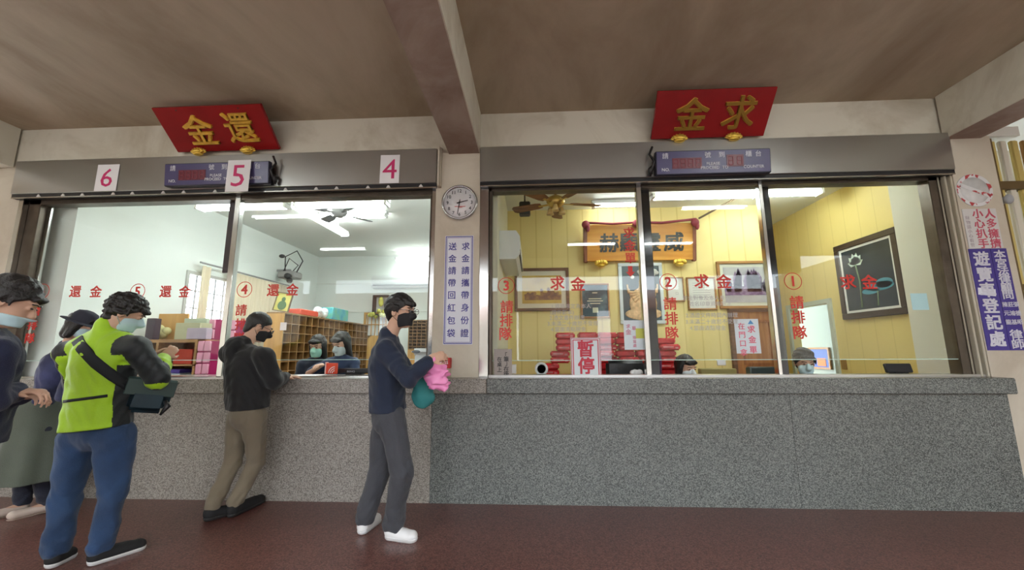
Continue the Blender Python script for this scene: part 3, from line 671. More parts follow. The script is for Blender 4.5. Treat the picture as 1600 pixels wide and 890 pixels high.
# ------------------------------------------------------------------ ceiling fans
def fan(x, y, z, zc, r, a0, label, bladem, bodym, lampkit, n=5):
    t = thing('ceiling_fan', label, 'fan', (x, y, z))
    MB().lathe((x, y, z), [(0, -.05), (.05, -.05), (.09, -.02), (.11, .02), (.10, .06), (.05, .09), (.02, .10), (.014, .12), (.014, zc-z-.05), (.06, zc-z-.04), (.06, zc-z)], 24).build('motor', bodym, t)
    for k in range(n):
        T = Matrix.Translation((x, y, z)) @ Matrix.Rotation(a0+k*2*math.pi/n, 4, 'Z') @ Matrix.Rotation(.2, 4, 'X')
        bl = MB().prism([(.18, -.045, 0), (.24, -.06, 0), (r-.03, -.07, 0), (r, -.04, 0), (r, .04, 0), (r-.03, .07, 0), (.24, .06, 0), (.18, .045, 0)], (0, 0, .008)).build('blade', bladem, t, tf=T)
        MB().box(.09, .22, -.018, .018, -.006, 0, .003).build('blade_arm', bodym, bl, tf=T)
    if lampkit:
        for k in range(3):
            a = k*2.1+.4; MB().lathe((x+.08*math.cos(a), y+.08*math.sin(a), z-.09), [(.02, .05), (.035, .0), (.045, -.03), (.0, -.03)], 14).build('lamp_shade', mat('amber_glass', (.7, .5, .2), .3), t)
    return t
f1 = at(868, 318, 4.75)
fan(.29, 4.56, 3.08, RZ, .56, .22, 'wooden-bladed ceiling fan behind the left pane of the right window', wood('fan_wood', (.16, .06, .02), (.30, .13, .05), 'X'), mat('brass', (.6, .42, .12), .3, .9), True)
fan(-2.75, 5.35, 3.3, LZ, .5, .9, 'dark ceiling fan in the left office', mat('fan_dark', (.12, .12, .13), .4), mat('fan_body', (.2, .2, .2), .4), False, 4)
p_ = at(820, 326, 4.9)
t = thing('speaker', 'small dark box hung from the ceiling beside the wooden fan', 'speaker', (p_.x, 4.9, p_.z))
MB().box(p_.x-.07, p_.x+.07, 4.84, 4.96, p_.z-.09, p_.z+.08, .01).build('case', mat('dark_grey_case', (.04, .05, .05), .5), t)
MB().tube([(p_.x, 4.9, p_.z+.08), (p_.x, 4.9, RZ)], .01).build('rod', dkpl, t)
# ------------------------------------------------------------------ air conditioners
acm = mat('ac_white', (.74, .77, .76), .4); acd = mat('ac_slot', (.12, .13, .13), .5)
def ac(T, L_, label):
    o = T.translation; t = thing('air_conditioner', label, 'air conditioner', o)
    prof = [(0, 0), (-.17, .0), (-.21, .06), (-.21, .24), (-.17, .30), (0, .30)]
    mb = MB(); mb.prism([(-L_/2, y, z) for y, z in prof], (L_, 0, 0)); mb.build('body', acm, t, tf=T)
    MB().box(-L_/2+.04, L_/2-.04, -.213, -.19, .045, .075).build('vent', acd, t, tf=T)
    for k in range(2): MB().box(-L_/2+.05, L_/2-.05, -.22, -.195, .05+.012*k, .053+.012*k).build('louver', acm, t, tf=T)
    MB().box(-L_/2+.02, L_/2-.02, -.214, -.208, .10, .104).build('seam', acd, t, tf=T)
    return t
ac(Matrix.Translation((-.37, 4.95, 2.38)) @ Matrix.Rotation(math.pi/2, 4, 'Z') @ Matrix.Scale(1.12, 4), .95, 'white wall air conditioner seen end-on at the left edge of the yellow office')
a_, b_ = at(585, 448, LY-.01), at(676, 448, LY-.01)
ac(Matrix.Translation(((a_.x+b_.x)/2+.1, LY, a_.z-.05)), b_.x-a_.x+.2, 'long white air conditioner on the back wall of the white office')
# ------------------------------------------------------------------ yellow office back wall
BY = 5.945
framebr = wood('dark_frame_wood', (.10, .045, .02), (.20, .09, .04), 'X'); framelt = wood('light_frame_wood', (.34, .16, .05), (.46, .24, .08), 'X')
def picmat(name, c0, c1, c2, sc_=6, grad=0):
    m, nt, b = nodes_of(name); N, L = nt.nodes, nt.links
    tc = N.new('ShaderNodeTexCoord'); n_ = N.new('ShaderNodeTexNoise'); n_.inputs['Scale'].default_value = sc_; n_.inputs['Detail'].default_value = 7
    L.new(tc.outputs['Object'], n_.inputs['Vector']); s_ = N.new('ShaderNodeSeparateXYZ'); L.new(tc.outputs['Object'], s_.inputs[0])
    ma = N.new('ShaderNodeMath'); ma.operation = 'MULTIPLY_ADD'; ma.inputs[1].default_value = grad; L.new(s_.outputs[2], ma.inputs[0]); L.new(n_.outputs['Fac'], ma.inputs[2])
    r = N.new('ShaderNodeValToRGB'); e = r.color_ramp.elements; e[0].position = .3; e[0].color = (*c0, 1); e[1].position = .72; e[1].color = (*c2, 1); x_ = e.new(.5); x_.color = (*c1, 1)
    L.new(ma.outputs[0], r.inputs[0]); L.new(r.outputs[0], b.inputs['Base Color']); b.inputs['Roughness'].default_value = .35
    return m
def framed(px, Y, fw, fm, matc, mw, pic, label, cat='picture', name='framed_picture', th=.035):
    x0, x1, z0, z1 = rect(*px, Y); t = thing(name, label, cat, ((x0+x1)/2, Y, z0))
    MB().frame(x0, x1, z0, z1, fw, Y-th, Y, .004).build('frame', fm, t)
    if mw: MB().box(x0+fw, x1-fw, Y-th*.5, Y, z0+fw, z1-fw).build('mount', matc, t)
    g = fw+mw; MB().box(x0+g, x1-g, Y-th*.6, Y-th*.2, z0+g, z1-g).build('picture', pic, t)
    return t, x0+g, x1-g, z0+g, z1-g, Y-th*.6
creammat = mat('cream_mount', (.68, .64, .50), .6)
t, a0, a1, c0, c1, yy = framed((804, 419, 889, 486), BY, .045, framebr, creammat, .07, picmat('sepia_sky', (.42, .26, .05), (.58, .40, .07), (.66, .48, .10), 3), 'dark-framed sepia picture of a temple, leftmost on the yellow wall')
mb = MB()                                              # the temple and the crowd in the sepia picture
w_ = a1-a0; h_ = c1-c0; base = c0+h_*.12
random.seed(3)
for k in range(16):
    x = a0+w_*(.06+.058*k); hh = h_*random.uniform(.2, .42)*(1.25 if 6 < k < 12 else 1)
    mb.box(x, x+w_*.06, yy-.004, yy, base, base+hh*.7)
    mb.prism([(x-w_*.02, yy-.005, base+hh*.66), (x+w_*.08, yy-.005, base+hh*.66), (x+w_*.05, yy-.005, base+hh*.85), (x+w_*.01, yy-.005, base+hh*.85)], (0, .005, 0))
mb.build('temple_print', picmat('sepia_dark', (.12, .06, .03), (.22, .10, .04), (.34, .20, .05), 20), t)
teal = picmat('dark_teal', (.01, .035, .05), (.02, .06, .08), (.15, .3, .35), 4)
t, a0, a1, c0, c1, yy = framed((907, 443, 952, 497), BY, .025, framelt, creammat, 0, teal, 'small thin-framed dark teal certificate on the yellow wall')
mb = MB(); w_ = a1-a0; h_ = c1-c0
for f_, wd in ((.55, .5), (.48, .62), (.40, .4), (.74, .2)): mb.box((a0+a1)/2-w_*wd/2, (a0+a1)/2+w_*wd/2, yy-.003, yy, c0+h_*f_, c0+h_*f_+.012)
mb.box((a0+a1)/2-.04, (a0+a1)/2+.04, yy-.003, yy, c0+h_*.12, c0+h_*.28); mb.build('print', mat('pale_print', (.6, .62, .45), .5), t)
t, a0, a1, c0, c1, yy = framed((967, 411, 1036, 506), BY, .05, mat('pale_metal_frame', (.62, .70, .70), .3), creammat, 0, picmat('dark_slate', (.03, .05, .06), (.04, .07, .08), (.06, .09, .1), 3), 'tall pale-framed poster of a many-armed golden figure with white flowers')
mb = MB(); cx_ = (a0+a1)/2+.02; w_ = a1-a0; h_ = c1-c0
mb.ball((cx_, yy, c0+h_*.60), (.055, .012, .075)); mb.ball((cx_, yy, c0+h_*.70), (.05, .012, .05)); mb.ball((cx_, yy, c0+h_*.30), (.2, .012, .25)); mb.ball((cx_, yy, c0+h_*.12), (.27, .012, .09))
for s_ in (-1, 1):
    for k in range(4): mb.tube([(cx_, yy, c0+h_*.5), (cx_+s_*(.12+.03*k), yy, c0+h_*(.34+.06*k)), (cx_+s_*(.16+.02*k), yy, c0+h_*(.42+.08*k))], [.03, .022, .012], 8)
mb.build('figure', mat('pale_gold_print', (.66, .45, .24), .5, 0, .3, 18), t)
mb = MB()
for k in range(14):
    a_ = random.uniform(0, 6.28); mb.ball((cx_+random.uniform(-.2, .22), yy-.004, c0+h_*random.uniform(.76, .93)), (.035, .008, .028), 8, 6)
mb.build('flowers', mat('white_flower_print', (.72, .72, .66), .5), t)
t, *_ = framed((1041, 433, 1068, 471), BY, .018, framelt, creammat, 0, mat('certificate_white', (.68, .68, .62), .5), 'small certificate with a thin brown frame, nearest the tall poster')
lettering([('口', (_[0]+_[1])/2+.02, _[2]+.1, .05)], greytext, t, _[4]-.001)
t, *_ = framed((1073, 433, 1118, 484), BY, .022, framelt, creammat, 0, mat('certificate_white', (0, 0, 0)), 'larger brown-framed certificate left of the big purple-grey picture')
mb = MB()
for k in range(7): mb.box(_[0]+.06, _[1]-.06, _[4]-.001, _[4], _[3]-.07-.035*k, _[3]-.064-.035*k)
mb.build('print', greytext, t)
t, a0, a1, c0, c1, yy = framed((1121, 408, 1211, 482), BY, .04, framelt, mat('pale_green_mount', (.60, .62, .50), .6), .05, picmat('lilac_sky', (.34, .32, .36), (.46, .46, .46), (.52, .54, .5), 3), 'big brown-framed purple-grey picture of a temple gate')
mb = MB(); w_ = a1-a0; h_ = c1-c0; random.seed(5)
mb.box(a0, a1, yy-.003, yy, c0+h_*.2, c0+h_*.45)
for k in range(20):
    x = a0+w_*random.uniform(.08, .95); hh = h_*(.2+.5*math.exp(-((x-a0)/w_-.5)**2*6))*random.uniform(.6, 1.1); mb.prism([(x-.03, yy-.004, c0+h_*.3), (x+.03, yy-.004, c0+h_*.3), (x+.045, yy-.004, c0+h_*.3+hh*.7), (x, yy-.004, c0+h_*.3+hh), (x-.04, yy-.004, c0+h_*.3+hh*.6)], (0, .003, 0))
mb.build('temple_print', picmat('violet_print', (.10, .06, .13), (.20, .13, .24), (.34, .28, .36), 22), t)
# orange plaque
x0, x1, z0, z1 = rect(915, 350, 1085, 406, 5.8)
t = thing('wooden_plaque', 'large orange wooden plaque with black characters and a red ribbon along its top', 'plaque', ((x0+x1)/2, 5.8, z0))
h_ = z1-z0; T = Matrix.Translation(((x0+x1)/2, 5.85, z0)) @ Matrix.Rotation(.18, 4, 'X'); w_ = x1-x0
MB().box(-w_/2, w_/2, 0, .05, 0, h_, .008).build('board', wood('orange_wood', (.62, .26, .03), (.74, .36, .05), 'X', 2), t, tf=T)
MB().box(-w_/2-.03, -w_/2+.03, -.01, .06, -.02, h_+.03, .01).box(w_/2-.03, w_/2+.03, -.01, .06, -.02, h_+.03, .01).build('end_rail', wood('red_brown_wood', (.20, .06, .03), (.34, .12, .05), 'Z'), t, tf=T)
lettering([(c_, x, h_*.5, .29, .03) for c_, x in zip('赫顯靈威', (-.45*w_/1.6, -.15*w_/1.6, .17*w_/1.6, .5*w_/1.6))], mat('black_lacquer', (.03, .035, .03), .3), t, tf=T @ Matrix.Translation((0, -.004, 0)), ex=.004, name='characters')
rib = mat('red_ribbon', (.30, .04, .06), .5)
mb = MB(); mb.tube([(-w_/2-.02, -.02, h_+.03), (-w_*.25, -.025, h_+.005), (-.05, -.02, h_+.02), (w_*.2, -.025, h_+.005), (w_/2+.02, -.02, h_+.05)], .018)
for x in (-w_/2, -.05, w_/2): mb.ball((x, -.03, h_+.0), (.06, .04, .06)); mb.ball((x+.03, -.035, h_-.05), (.03, .025, .06))
mb.build('ribbon', rib, t, tf=T)
for s_ in (-1, 1):
    mb = MB()
    for k in range(7):
        a = math.pi*k/6; mb.ball((s_*w_*.36+.07*math.cos(a), -.04, -.03+.02*math.sin(a)), (.028, .03, .035), 8, 6)
    mb.ball((s_*w_*.36, -.02, -.06), (.06, .05, .03)); mb.build('gold_bracket', gold, t, tf=T)
a_, b_ = at(1092, 341, 5.62), at(1134, 318, 5.64)
MB().tube([a_, b_, a_+(b_-a_)*((RZ-a_.z)/(b_.z-a_.z))], .014, 8).build('pull_pole', mat('brown_pole', (.2, .14, .08), .5)); tag(bpy.data.objects['pull_pole'], 'thin brown pole slanting up from the right end of the orange plaque', 'pole')
# brown door on the back wall
x0, x1, _z0, z1 = rect(1147, 487, 1216, 590, 5.94)
dr = MB().box(x0, x1, 5.90, 5.945, 0, z1).build('door_2', wood('door_wood', (.30, .11, .03), (.42, .18, .05), 'Z')); dr['kind'] = 'structure'
MB().frame(x0+.1, x1-.1, z1-.75, z1-.12, .03, 5.89, 5.9).frame(x0+.1, x1-.1, .2, 1.0, .03, 5.89, 5.9).build('moulding', wood('door_wood2', (.24, .08, .02), (.34, .13, .04), 'Z'), dr)
MB().frame(x0-.05, x1+.05, -.05, z1+.05, .05, 5.885, 5.95).build('frame', framebr, dr)
p_ = at(1127, 566, BY); MB().box(p_.x-.06, p_.x+.06, BY-.01, BY+.005, p_.z-.04, p_.z+.04, .004).build('wall_socket', wpl); tag(bpy.data.objects['wall_socket'], 'white wall socket low on the yellow wall left of the brown door', 'socket')
p_ = at(833, 441, BY)
x0, x1, z0, z1 = rect(1084, 575, 1130, 592, 4.9)
MB().box(x0+.04, x1+.1, 4.78, 4.88, .761, z1, .006).build('cardboard_box', mat('olive_card', (.33, .28, .10), .7)); tag(bpy.data.objects['cardboard_box'], 'olive cardboard box behind the long-haired clerk of the right office', 'box')
# desks inside both offices
deskw = wood('desk_wood', (.32, .16, .06), (.45, .25, .1), 'X')
def desk(x0, x1, y0, y1, z, label):
    t = thing('desk', label, 'desk', ((x0+x1)/2, (y0+y1)/2, 0))
    MB().box(x0, x1, y0, y1, z-.03, z, .004).build('top', deskw, t)
    for x in (x0+.03, x1-.03): MB().box(x-.02, x+.02, y0+.05, y1-.05, 0, z-.03).build('side', deskw, t)
    MB().box(x0+.05, x1-.05, y1-.06, y1-.04, .3, z-.03).build('back_panel', deskw, t)
    return t
desk(-.3, 1.95, 4.75, 5.45, .76, 'wooden desk carrying the heap of red packs')
x0, x1, z0, z1 = rect(1172, 573, 1214, 592, 4.9)
t = thing('monitor', 'dark square monitor between the two clerks of the yellow office', 'monitor', ((x0+x1)/2, 4.9, .74))
desk(x0-.25, x1+.1, 4.7, 5.2, .74, 'wooden desk carrying the dark square monitor')
MB().box(x0, x1, 4.88, 5.0, .85, z1, .012).build('shell', mat('dark_green_plastic', (.03, .05, .05), .4), t); MB().box((x0+x1)/2-.08, (x0+x1)/2+.08, 4.86, 5.04, .741, .86).build('foot', dkpl, t)
# chair
x0, x1, z0, z1 = rect(947, 563, 1009, 592, 4.55)
t = thing('office_chair', 'black padded office chair in front of the red packs', 'chair', ((x0+x1)/2, 4.45, 0)); cx_ = (x0+x1)/2
bk = mat('black_leather', (.015, .016, .018), .35, bump=.2)
MB().box(x0, x1, 4.52, 4.60, .62, z1, .03).build('backrest', bk, t)
MB().box(x0+.03, x1-.03, 4.55, 4.74, .42, .5, .03).build('seat', bk, t)
MB().tube([(cx_, 4.65, .08), (cx_, 4.65, .42)], .03).build('column', chrome, t)
for k in range(5):
    a = k*2*math.pi/5; MB().tube([(cx_, 4.65, .1), (cx_+.14*math.cos(a), 4.65+.14*math.sin(a)*.5, .04)], .02).build('leg', blackm, t)
# ------------------------------------------------------------------ heap of red packs
packm = mat('red_pack', (.62, .02, .025), .25, 0, .25, 14, .3, 30); packl = mat('pack_highlight', (.75, .22, .22), .3, 0, .2, 20)  # second material paints pale highlights on the front of each pack
def pack_mesh():
    mb = MB(); mb.box(-.115, .115, -.08, .08, 0, .0725, .014)
    mb.box(-.085, .03, .078, .083, .02, .05, .003); mb.box(-.118, -.113, -.07, .07, .03, .042); mb.box(.113, .118, -.07, .07, .03, .042)
    mb.mi = 1; mb.box(-.085, .04, -.083, -.078, .028, .048, .003); mb.box(.055, .09, -.083, -.078, .02, .04, .003); mb.mi = 0
    me = mb.mesh('red_pack', [packm, packl]); return me
pm = pack_mesh(); n_ = 0
P0 = rect(845, 590, 1062, 517, 5.05); zb = .761
cols = 8
xs0 = at(862, 560, 5.0).x; xs1 = at(1050, 560, 5.0).x
tops = [1.17, 1.33, 1.50, 1.52, 1.52, 1.55, 1.55, 1.40, 1.25]
colx = [at(857, 580, 5).x+.0, 0, 0]
x_ = at(868, 580, 5).x - .02
random.seed(11)
cxs = [x_+.238*k for k in range(6)]
hts = [1.10, 1.48, 1.50, 1.50, 1.52, 1.42]
hts = [1.16, 1.36, 1.50, 1.50, 1.50, 1.50]
cxs = [at(862, 580, 5).x+.236*k for k in range(7)]
hts = [1.14, 1.34, 1.47, 1.47, 1.49, 1.47, 1.36]
cxs = [at(869, 560, 4.95).x+.118]
for k in range(5): cxs.append(cxs[-1]+.241)
zl = [at(860, q, 4.95).z for q in (570, 548)]
hts = [at(850, q, 4.95).z for q in (518, 516, 517, 515, 516, 526)]
for k, (cx_, top) in enumerate(zip(cxs, hts)):
    z = zb; row = 0
    while z+.06 < top:
        row += 1
        o = bpy.data.objects.new('red_pack', pm); C.objects.link(o)
        o.location = (cx_+((.03 if row % 2 else -.01) if k else (-.20 if z+.03 < zl[0] else -.07 if z+.03 < zl[1] else 0)), 5.0+random.uniform(-.03, .03), z); o.rotation_euler = (0, 0, random.choice((0, math.pi))+random.uniform(-.015, .015))
        tag(o, 'shiny red plastic pack with pale streaks in the heap behind the white and red sign', 'pack', 'red packs in the heap'); z += .0735
# ------------------------------------------------------------------ lotus painting on the right wall
t = thing('lotus_painting', 'large dark-framed painting of a pale lotus on the right wall', 'painting', (4.2, 5.1, 1.74))
y0_, y1_, z0_, z1_ = 4.64, 5.59, 1.74, 2.74
RY = Matrix.Translation((4.198, 0, 0)) @ Matrix.Rotation(-math.pi/2, 4, 'Z')      # x -> -y, y -> x
def RT(mb, n_, m_, **k): return mb.build(n_, m_, t, tf=RY, **k)
RT(MB().frame(-y1_, -y0_, z0_, z1_, .075, -.045, 0, .005), 'frame', mat('black_brown_frame', (.05, .03, .02), .4))
RT(MB().frame(-y1_+.075, -y0_-.075, z0_+.075, z1_-.075, .03, -.03, 0), 'mount', mat('white_mount', (.78, .78, .74), .5))
RT(MB().box(-y1_+.105, -y0_-.105, -.025, -.005, z0_+.105, z1_-.105), 'canvas', picmat('night_water', (.012, .02, .03), (.02, .035, .05), (.04, .06, .075), 3))
cx_, cz_ = -5.27, 2.42
mb = MB()
for a_, L_, w__ in ((-70, .13, .04), (-40, .15, .05), (-12, .16, .05), (12, .16, .05), (40, .15, .05), (68, .13, .04), (0, .12, .055)):
    r_ = math.radians(a_); d_ = Vector((math.sin(r_), 0, math.cos(r_))); s__ = Vector((math.cos(r_), 0, -math.sin(r_))); o_ = Vector((cx_, -.03, cz_))
    mb.prism([o_, o_+d_*L_*.5+s__*w__, o_+d_*L_, o_+d_*L_*.5-s__*w__], (0, .003, 0))
RT(mb, 'lotus_bloom', mat('pale_petal', (.55, .68, .6), .5))
RT(MB().tube([(cx_, -.028, cz_), (cx_+.03, -.028, 2.2), (cx_+.01, -.028, 1.87)], .008, 6).tube([(-5.0, -.028, 2.05), (-5.02, -.028, 1.87)], .006, 6), 'stems', mat('stem_print', (.2, .28, .15), .6))
mb = MB()
for (cx2, cz2, rx, rz_) in ((-4.97, 2.1, .2, .055), (-5.1, 2.06, .13, .04), (-4.9, 2.13, .12, .06)):
    mb.prism([(cx2+rx*math.cos(k*.314), -.029, cz2+rz_*math.sin(k*.314)) for k in range(20)], (0, .003, 0))
RT(mb, 'lotus_leaves', mat('teal_leaf', (.08, .28, .36), .5))
mb = MB(); mb.prism([(-5.3+.07*math.cos(k*.314), -.029, 2.62-.0+.03*math.sin(k*.314)-.05) for k in range(20)], (0, .002, 0)); mb.bm.free()
# doorway room: picture and coat
fy_ = 4.9/at(1284, 572, 1).x
t = thing('framed_notice', 'blue and orange picture in a wooden frame seen through the side doorway', 'picture', (4.88, fy_, 1.0))
T = Matrix.Translation((4.895, -fy_-(-6.4), 0)) if False else Matrix.Translation((4.895, fy_-6.4, 0)) @ Matrix.Rotation(-math.pi/2, 4, 'Z')
MB().frame(-6.65, -6.15, 1.02, 1.38, .03, -.03, 0).build('frame', framelt, t, tf=T)
MB().box(-6.62, -6.18, -.02, 0, 1.05, 1.35).build('picture', mat('blue_print', (.08, .15, .45), .5), t, tf=T); MB().box(-6.45, -6.25, -.025, -.018, 1.07, 1.2).build('orange_print', mat('orange_print', (.75, .2, .04), .5), t, tf=T)
p_ = Vector((4.2, 5.72, 1.16))
MB().box(4.185, 4.2, 5.68, 5.77, 1.08, 1.22, .003).build('switch_plate', mat('brown_plate', (.35, .2, .06), .5)); tag(bpy.data.objects['switch_plate'], 'brown switch plate on the yellow right wall beside the doorway', 'switch')
# ------------------------------------------------------------------ white office
pigeon = wood('pigeonhole_wood', (.24, .12, .035), (.36, .19, .06), 'Z'); amber = wood('amber_wood', (.52, .27, .07), (.62, .34, .10), 'Z', 2)
px_, y0_, y1_, zt_ = -3.52, 5.5, 8.4, 1.89
t = thing('pigeonhole_cabinet', 'long wooden pigeonhole cabinet behind the two clerks of the white office', 'cabinet', (px_-.12, 7, 0))
MB().box(px_-.26, px_, y0_-.02, y0_, 0, zt_).build('end_panel', amber, t)
MB().box(px_-.26, px_-.24, y0_, y1_, 0, zt_).build('back', mat('pigeon_dark', (.08, .04, .015), .6), t)
MB().box(px_-.26, px_+.01, y0_-.02, y1_, zt_, zt_+.02).build('top', pigeon, t)
mb = MB(); nc = 16; nr = 14
for k in range(nc+1): y = y0_+(y1_-y0_)*k/nc; mb.box(px_-.24, px_, y-.008, y+.008, 0, zt_)
mb.build('upright_dividers', pigeon, t); mb = MB()
for k in range(nr): z = zt_*k/nr; mb.box(px_-.24, px_-.002, y0_, y1_, z-.006, z+.006)
mb.build('shelves', pigeon, t)
p_ = at(441, 510, 5.46); MB().box(p_.x-.04, p_.x+.05, 5.474, 5.479, p_.z-.05, p_.z+.06).build('paper_note', mat('pinkish_note', (.7, .6, .6), .6)); tag(bpy.data.objects['paper_note'], 'small pale note taped to the end panel of the pigeonhole cabinet', 'note')
a_ = at(455, 488, 5.7)
t = thing('photo_frame', 'yellow photo of a person in green leaning on top of the pigeonhole cabinet', 'photo', (px_-.13, 5.6, zt_+.02))
T = Matrix.Translation((px_-.14, 5.6, zt_+.042)) @ Matrix.Rotation(.15, 4, 'Y') @ Matrix.Rotation(-.12, 4, 'X')
MB().frame(-.12, .12, 0, .28, .012, -.012, .012).build('frame', mat('dark_thin_frame', (.15, .1, .05), .4), t, tf=T)
MB().box(-.11, .11, 0, .01, .01, .27).build('picture', mat('yellow_photo', (.55, .50, .12), .5), t, tf=T)
MB().ball((0, -.004, .18), (.03, .005, .035)).ball((0, -.004, .09), (.065, .005, .07)).build('figure', mat('dark_green_print', (.06, .14, .05), .5), t, tf=T)
for nm, lb, ct, y_, dims, mm in (('red_parcel', 'flat orange-red parcel on top of the pigeonhole cabinet', 'parcel', 6.15, (.12, .26, .09), mat('parcel_red', (.7, .07, .03), .5)), ('blue_green_box', 'blue and green box on top of the far end of the pigeonhole cabinet', 'box', 7.2, (.11, .3, .22), picmat('blue_green', (.03, .25, .45), (.1, .45, .5), (.2, .5, .2), 6))):
    MB().box(px_-.13-dims[0], px_-.13+dims[0], y_-dims[1], y_+dims[1], zt_+.021, zt_+.02+dims[2], .01).build(nm, mm); tag(bpy.data.objects[nm], lb, ct)
mb = MB(); random.seed(2)
for k in range(7): mb.ball((px_-.13+random.uniform(-.05, .05), 6.62+random.uniform(-.1, .1), zt_+.095+random.uniform(0, .08)), (.07, .07, .07), 10, 8)
tag(mb.build('plastic_bag', mat('clear_bag', (.72, .76, .78), .2)), 'clear crumpled plastic bag on top of the pigeonhole cabinet', 'bag')
# back wall door
x0, x1, _z, z1 = rect(567, 488, 603, 590, LY-.02)
d3 = MB().box(x0, x1, LY-.05, LY, 0, z1-.55).build('door_3', amber); d3['kind'] = 'structure'
MB().frame(x0, x1, z1-.6, z1, .05, LY-.05, LY).build('frame', amber, d3)
mb = MB()
for k in range(1, 6): x = x0+(x1-x0)*k/6; mb.box(x-.008, x+.008, LY-.04, LY-.02, z1-.55, z1-.05)
mb.box(x0+.05, x1-.05, LY-.04, LY-.02, z1-.3, z1-.28); mb.build('lattice', amber, d3)
mb = MB(); n_ = 12; r_ = (x1-x0)*.36; cz_ = z1-.75; cxx = (x0+x1)/2
mb.prism([(cxx+r_, LY-.06, .3)]+[(cxx+r_*math.cos(math.pi*k/n_), LY-.06, cz_+r_*math.sin(math.pi*k/n_)) for k in range(n_+1)]+[(cxx-r_, LY-.06, .3)], (0, .01, 0)); mb.build('arched_panel', wood('amber_light', (.60, .33, .08), (.70, .42, .12), 'Z', 2), d3)
p_ = at(567, 521, LY-.07); MB().box(p_.x-.06, p_.x+.06, LY-.066, LY-.061, p_.z-.1, p_.z+.1).build('paper_notice', mat('pinkish_note', (0, 0, 0))); tag(bpy.data.objects['paper_notice'], 'small pale notice fixed to the amber door', 'notice')
x0, x1, z0, z1 = rect(640, 500, 674, 546, 8.6)
t = thing('lattice_rack', 'dark brown rack of small shelves beside the central pier in the white office', 'rack', ((x0+x1)/2, 8.6, 0))
MB().box(x0, x1, 8.5, 8.85, 0, z0).build('base', amber, t)
mb = MB(); mb.frame(x0, x1, z0, z1, .02, 8.5, 8.85)
for k in range(1, 9): z = z0+(z1-z0)*k/9; mb.box(x0, x1, 8.5, 8.84, z-.006, z+.006)
for k in range(1, 5): x = x0+(x1-x0)*k/5; mb.box(x-.006, x+.006, 8.5, 8.84, z0, z1)
mb.box(x0, x1, 8.84, 8.85, z0, z1); mb.build('shelves', pigeon, t)
x0, x1, z0, z1 = rect(583, 461, 608, 492, 9.3)
t = thing('wrought_stand', 'black scrollwork stand with yellow flowers high on the back wall', 'ornament', ((x0+x1)/2, 9.3, z0))
MB().frame(x0, x1, z0, z1, .03, 9.25, 9.42).build('frame', blackm, t)
mb = MB(); random.seed(4)
for k in range(18): mb.ball((random.uniform(x0-.08, x1+.08), 9.25+random.uniform(-.05, .05), z0+random.uniform(-.04, .1)), .05, 8, 6)
mb.ball(((x0+x1)/2, 9.28, (z0+z1)/2+.08), (.06, .04, .12), 10, 8); mb.build('flowers', mat('yellow_flowers', (.6, .6, .12), .6, 0, .3, 12), t)
# projector on the left wall
p_ = Vector((LX+.3, 7.9, 2.98))
t = thing('wall_camera', 'grey projector-like device with loose cables on a bracket on the left wall', 'projector', p_)
MB().tube([(LX, 7.9, 3.02), (LX+.28, 7.9, 3.02), (LX+.3, 7.9, 2.96)], .025).build('bracket', mat('bracket_grey', (.3, .3, .3), .4), t)
MB().box(p_.x-.2, p_.x+.16, 7.75, 8.05, 2.84, 2.98, .02).build('body', mat('device_grey', (.32, .31, .30), .4), t)
MB().lathe((p_.x+.06, 7.75, 2.86), [(.06, 0), (.06, -.08), (.0, -.08)], 16, 'Y').ball((p_.x+.08, 7.74, 2.78), .06).build('lens', dkpl, t)
MB().tube([(p_.x-.1, 7.85, 2.98), (p_.x-.12, 7.85, 3.3), (p_.x+.12, 7.85, 3.42), (p_.x+.26, 7.85, 3.2), (p_.x+.14, 7.85, 2.95)], .012, 6).tube([(p_.x-.1, 7.8, 2.98), (p_.x+.0, 7.8, 3.25), (p_.x+.2, 7.8, 3.1), (p_.x+.1, 7.8, 2.98)], .01, 6).ball((p_.x-.16, 7.8, 3.3), (.06, .05, .04)).build('cable', dkpl, t)
# curtain
mb = MB(); rings = []
n_ = 120
t = thing('curtain', 'long cream curtain gathered along the left wall of the white office', 'curtain', (LX+.08, 7.1, 1.0))
def strip(y0, y1, z0, z1, n_):
    mb = MB(); a = []; b = []
    for k in range(n_+1):
        y = y0+(y1-y0)*k/n_; x = LX+.10+.035*math.sin(k*1.1)
        a.append((x, y, z0)); b.append((x+.0, y, z1))
    r0 = [(x, y, z) for x, y, z in a]+[(x+.008, y, z) for x, y, z in a[::-1]]; r1 = [(x, y, z) for x, y, z in b]+[(x+.008, y, z) for x, y, z in b[::-1]]
    mb.loft([r0, r1]); return mb
strip(6.45, 8.1, 1.0, 2.72, 90).build('panel', mat('cream_cloth', (.72, .62, .46), .9), t); strip(5.92, 6.1, 1.0, 2.70, 10).build('panel', mat('cream_cloth', (0, 0, 0)), t)
MB().tube([(LX+.12, 5.85, 2.74), (LX+.12, 8.15, 2.74)], .015).build('rod', mat('bracket_grey', (0, 0, 0)), t)
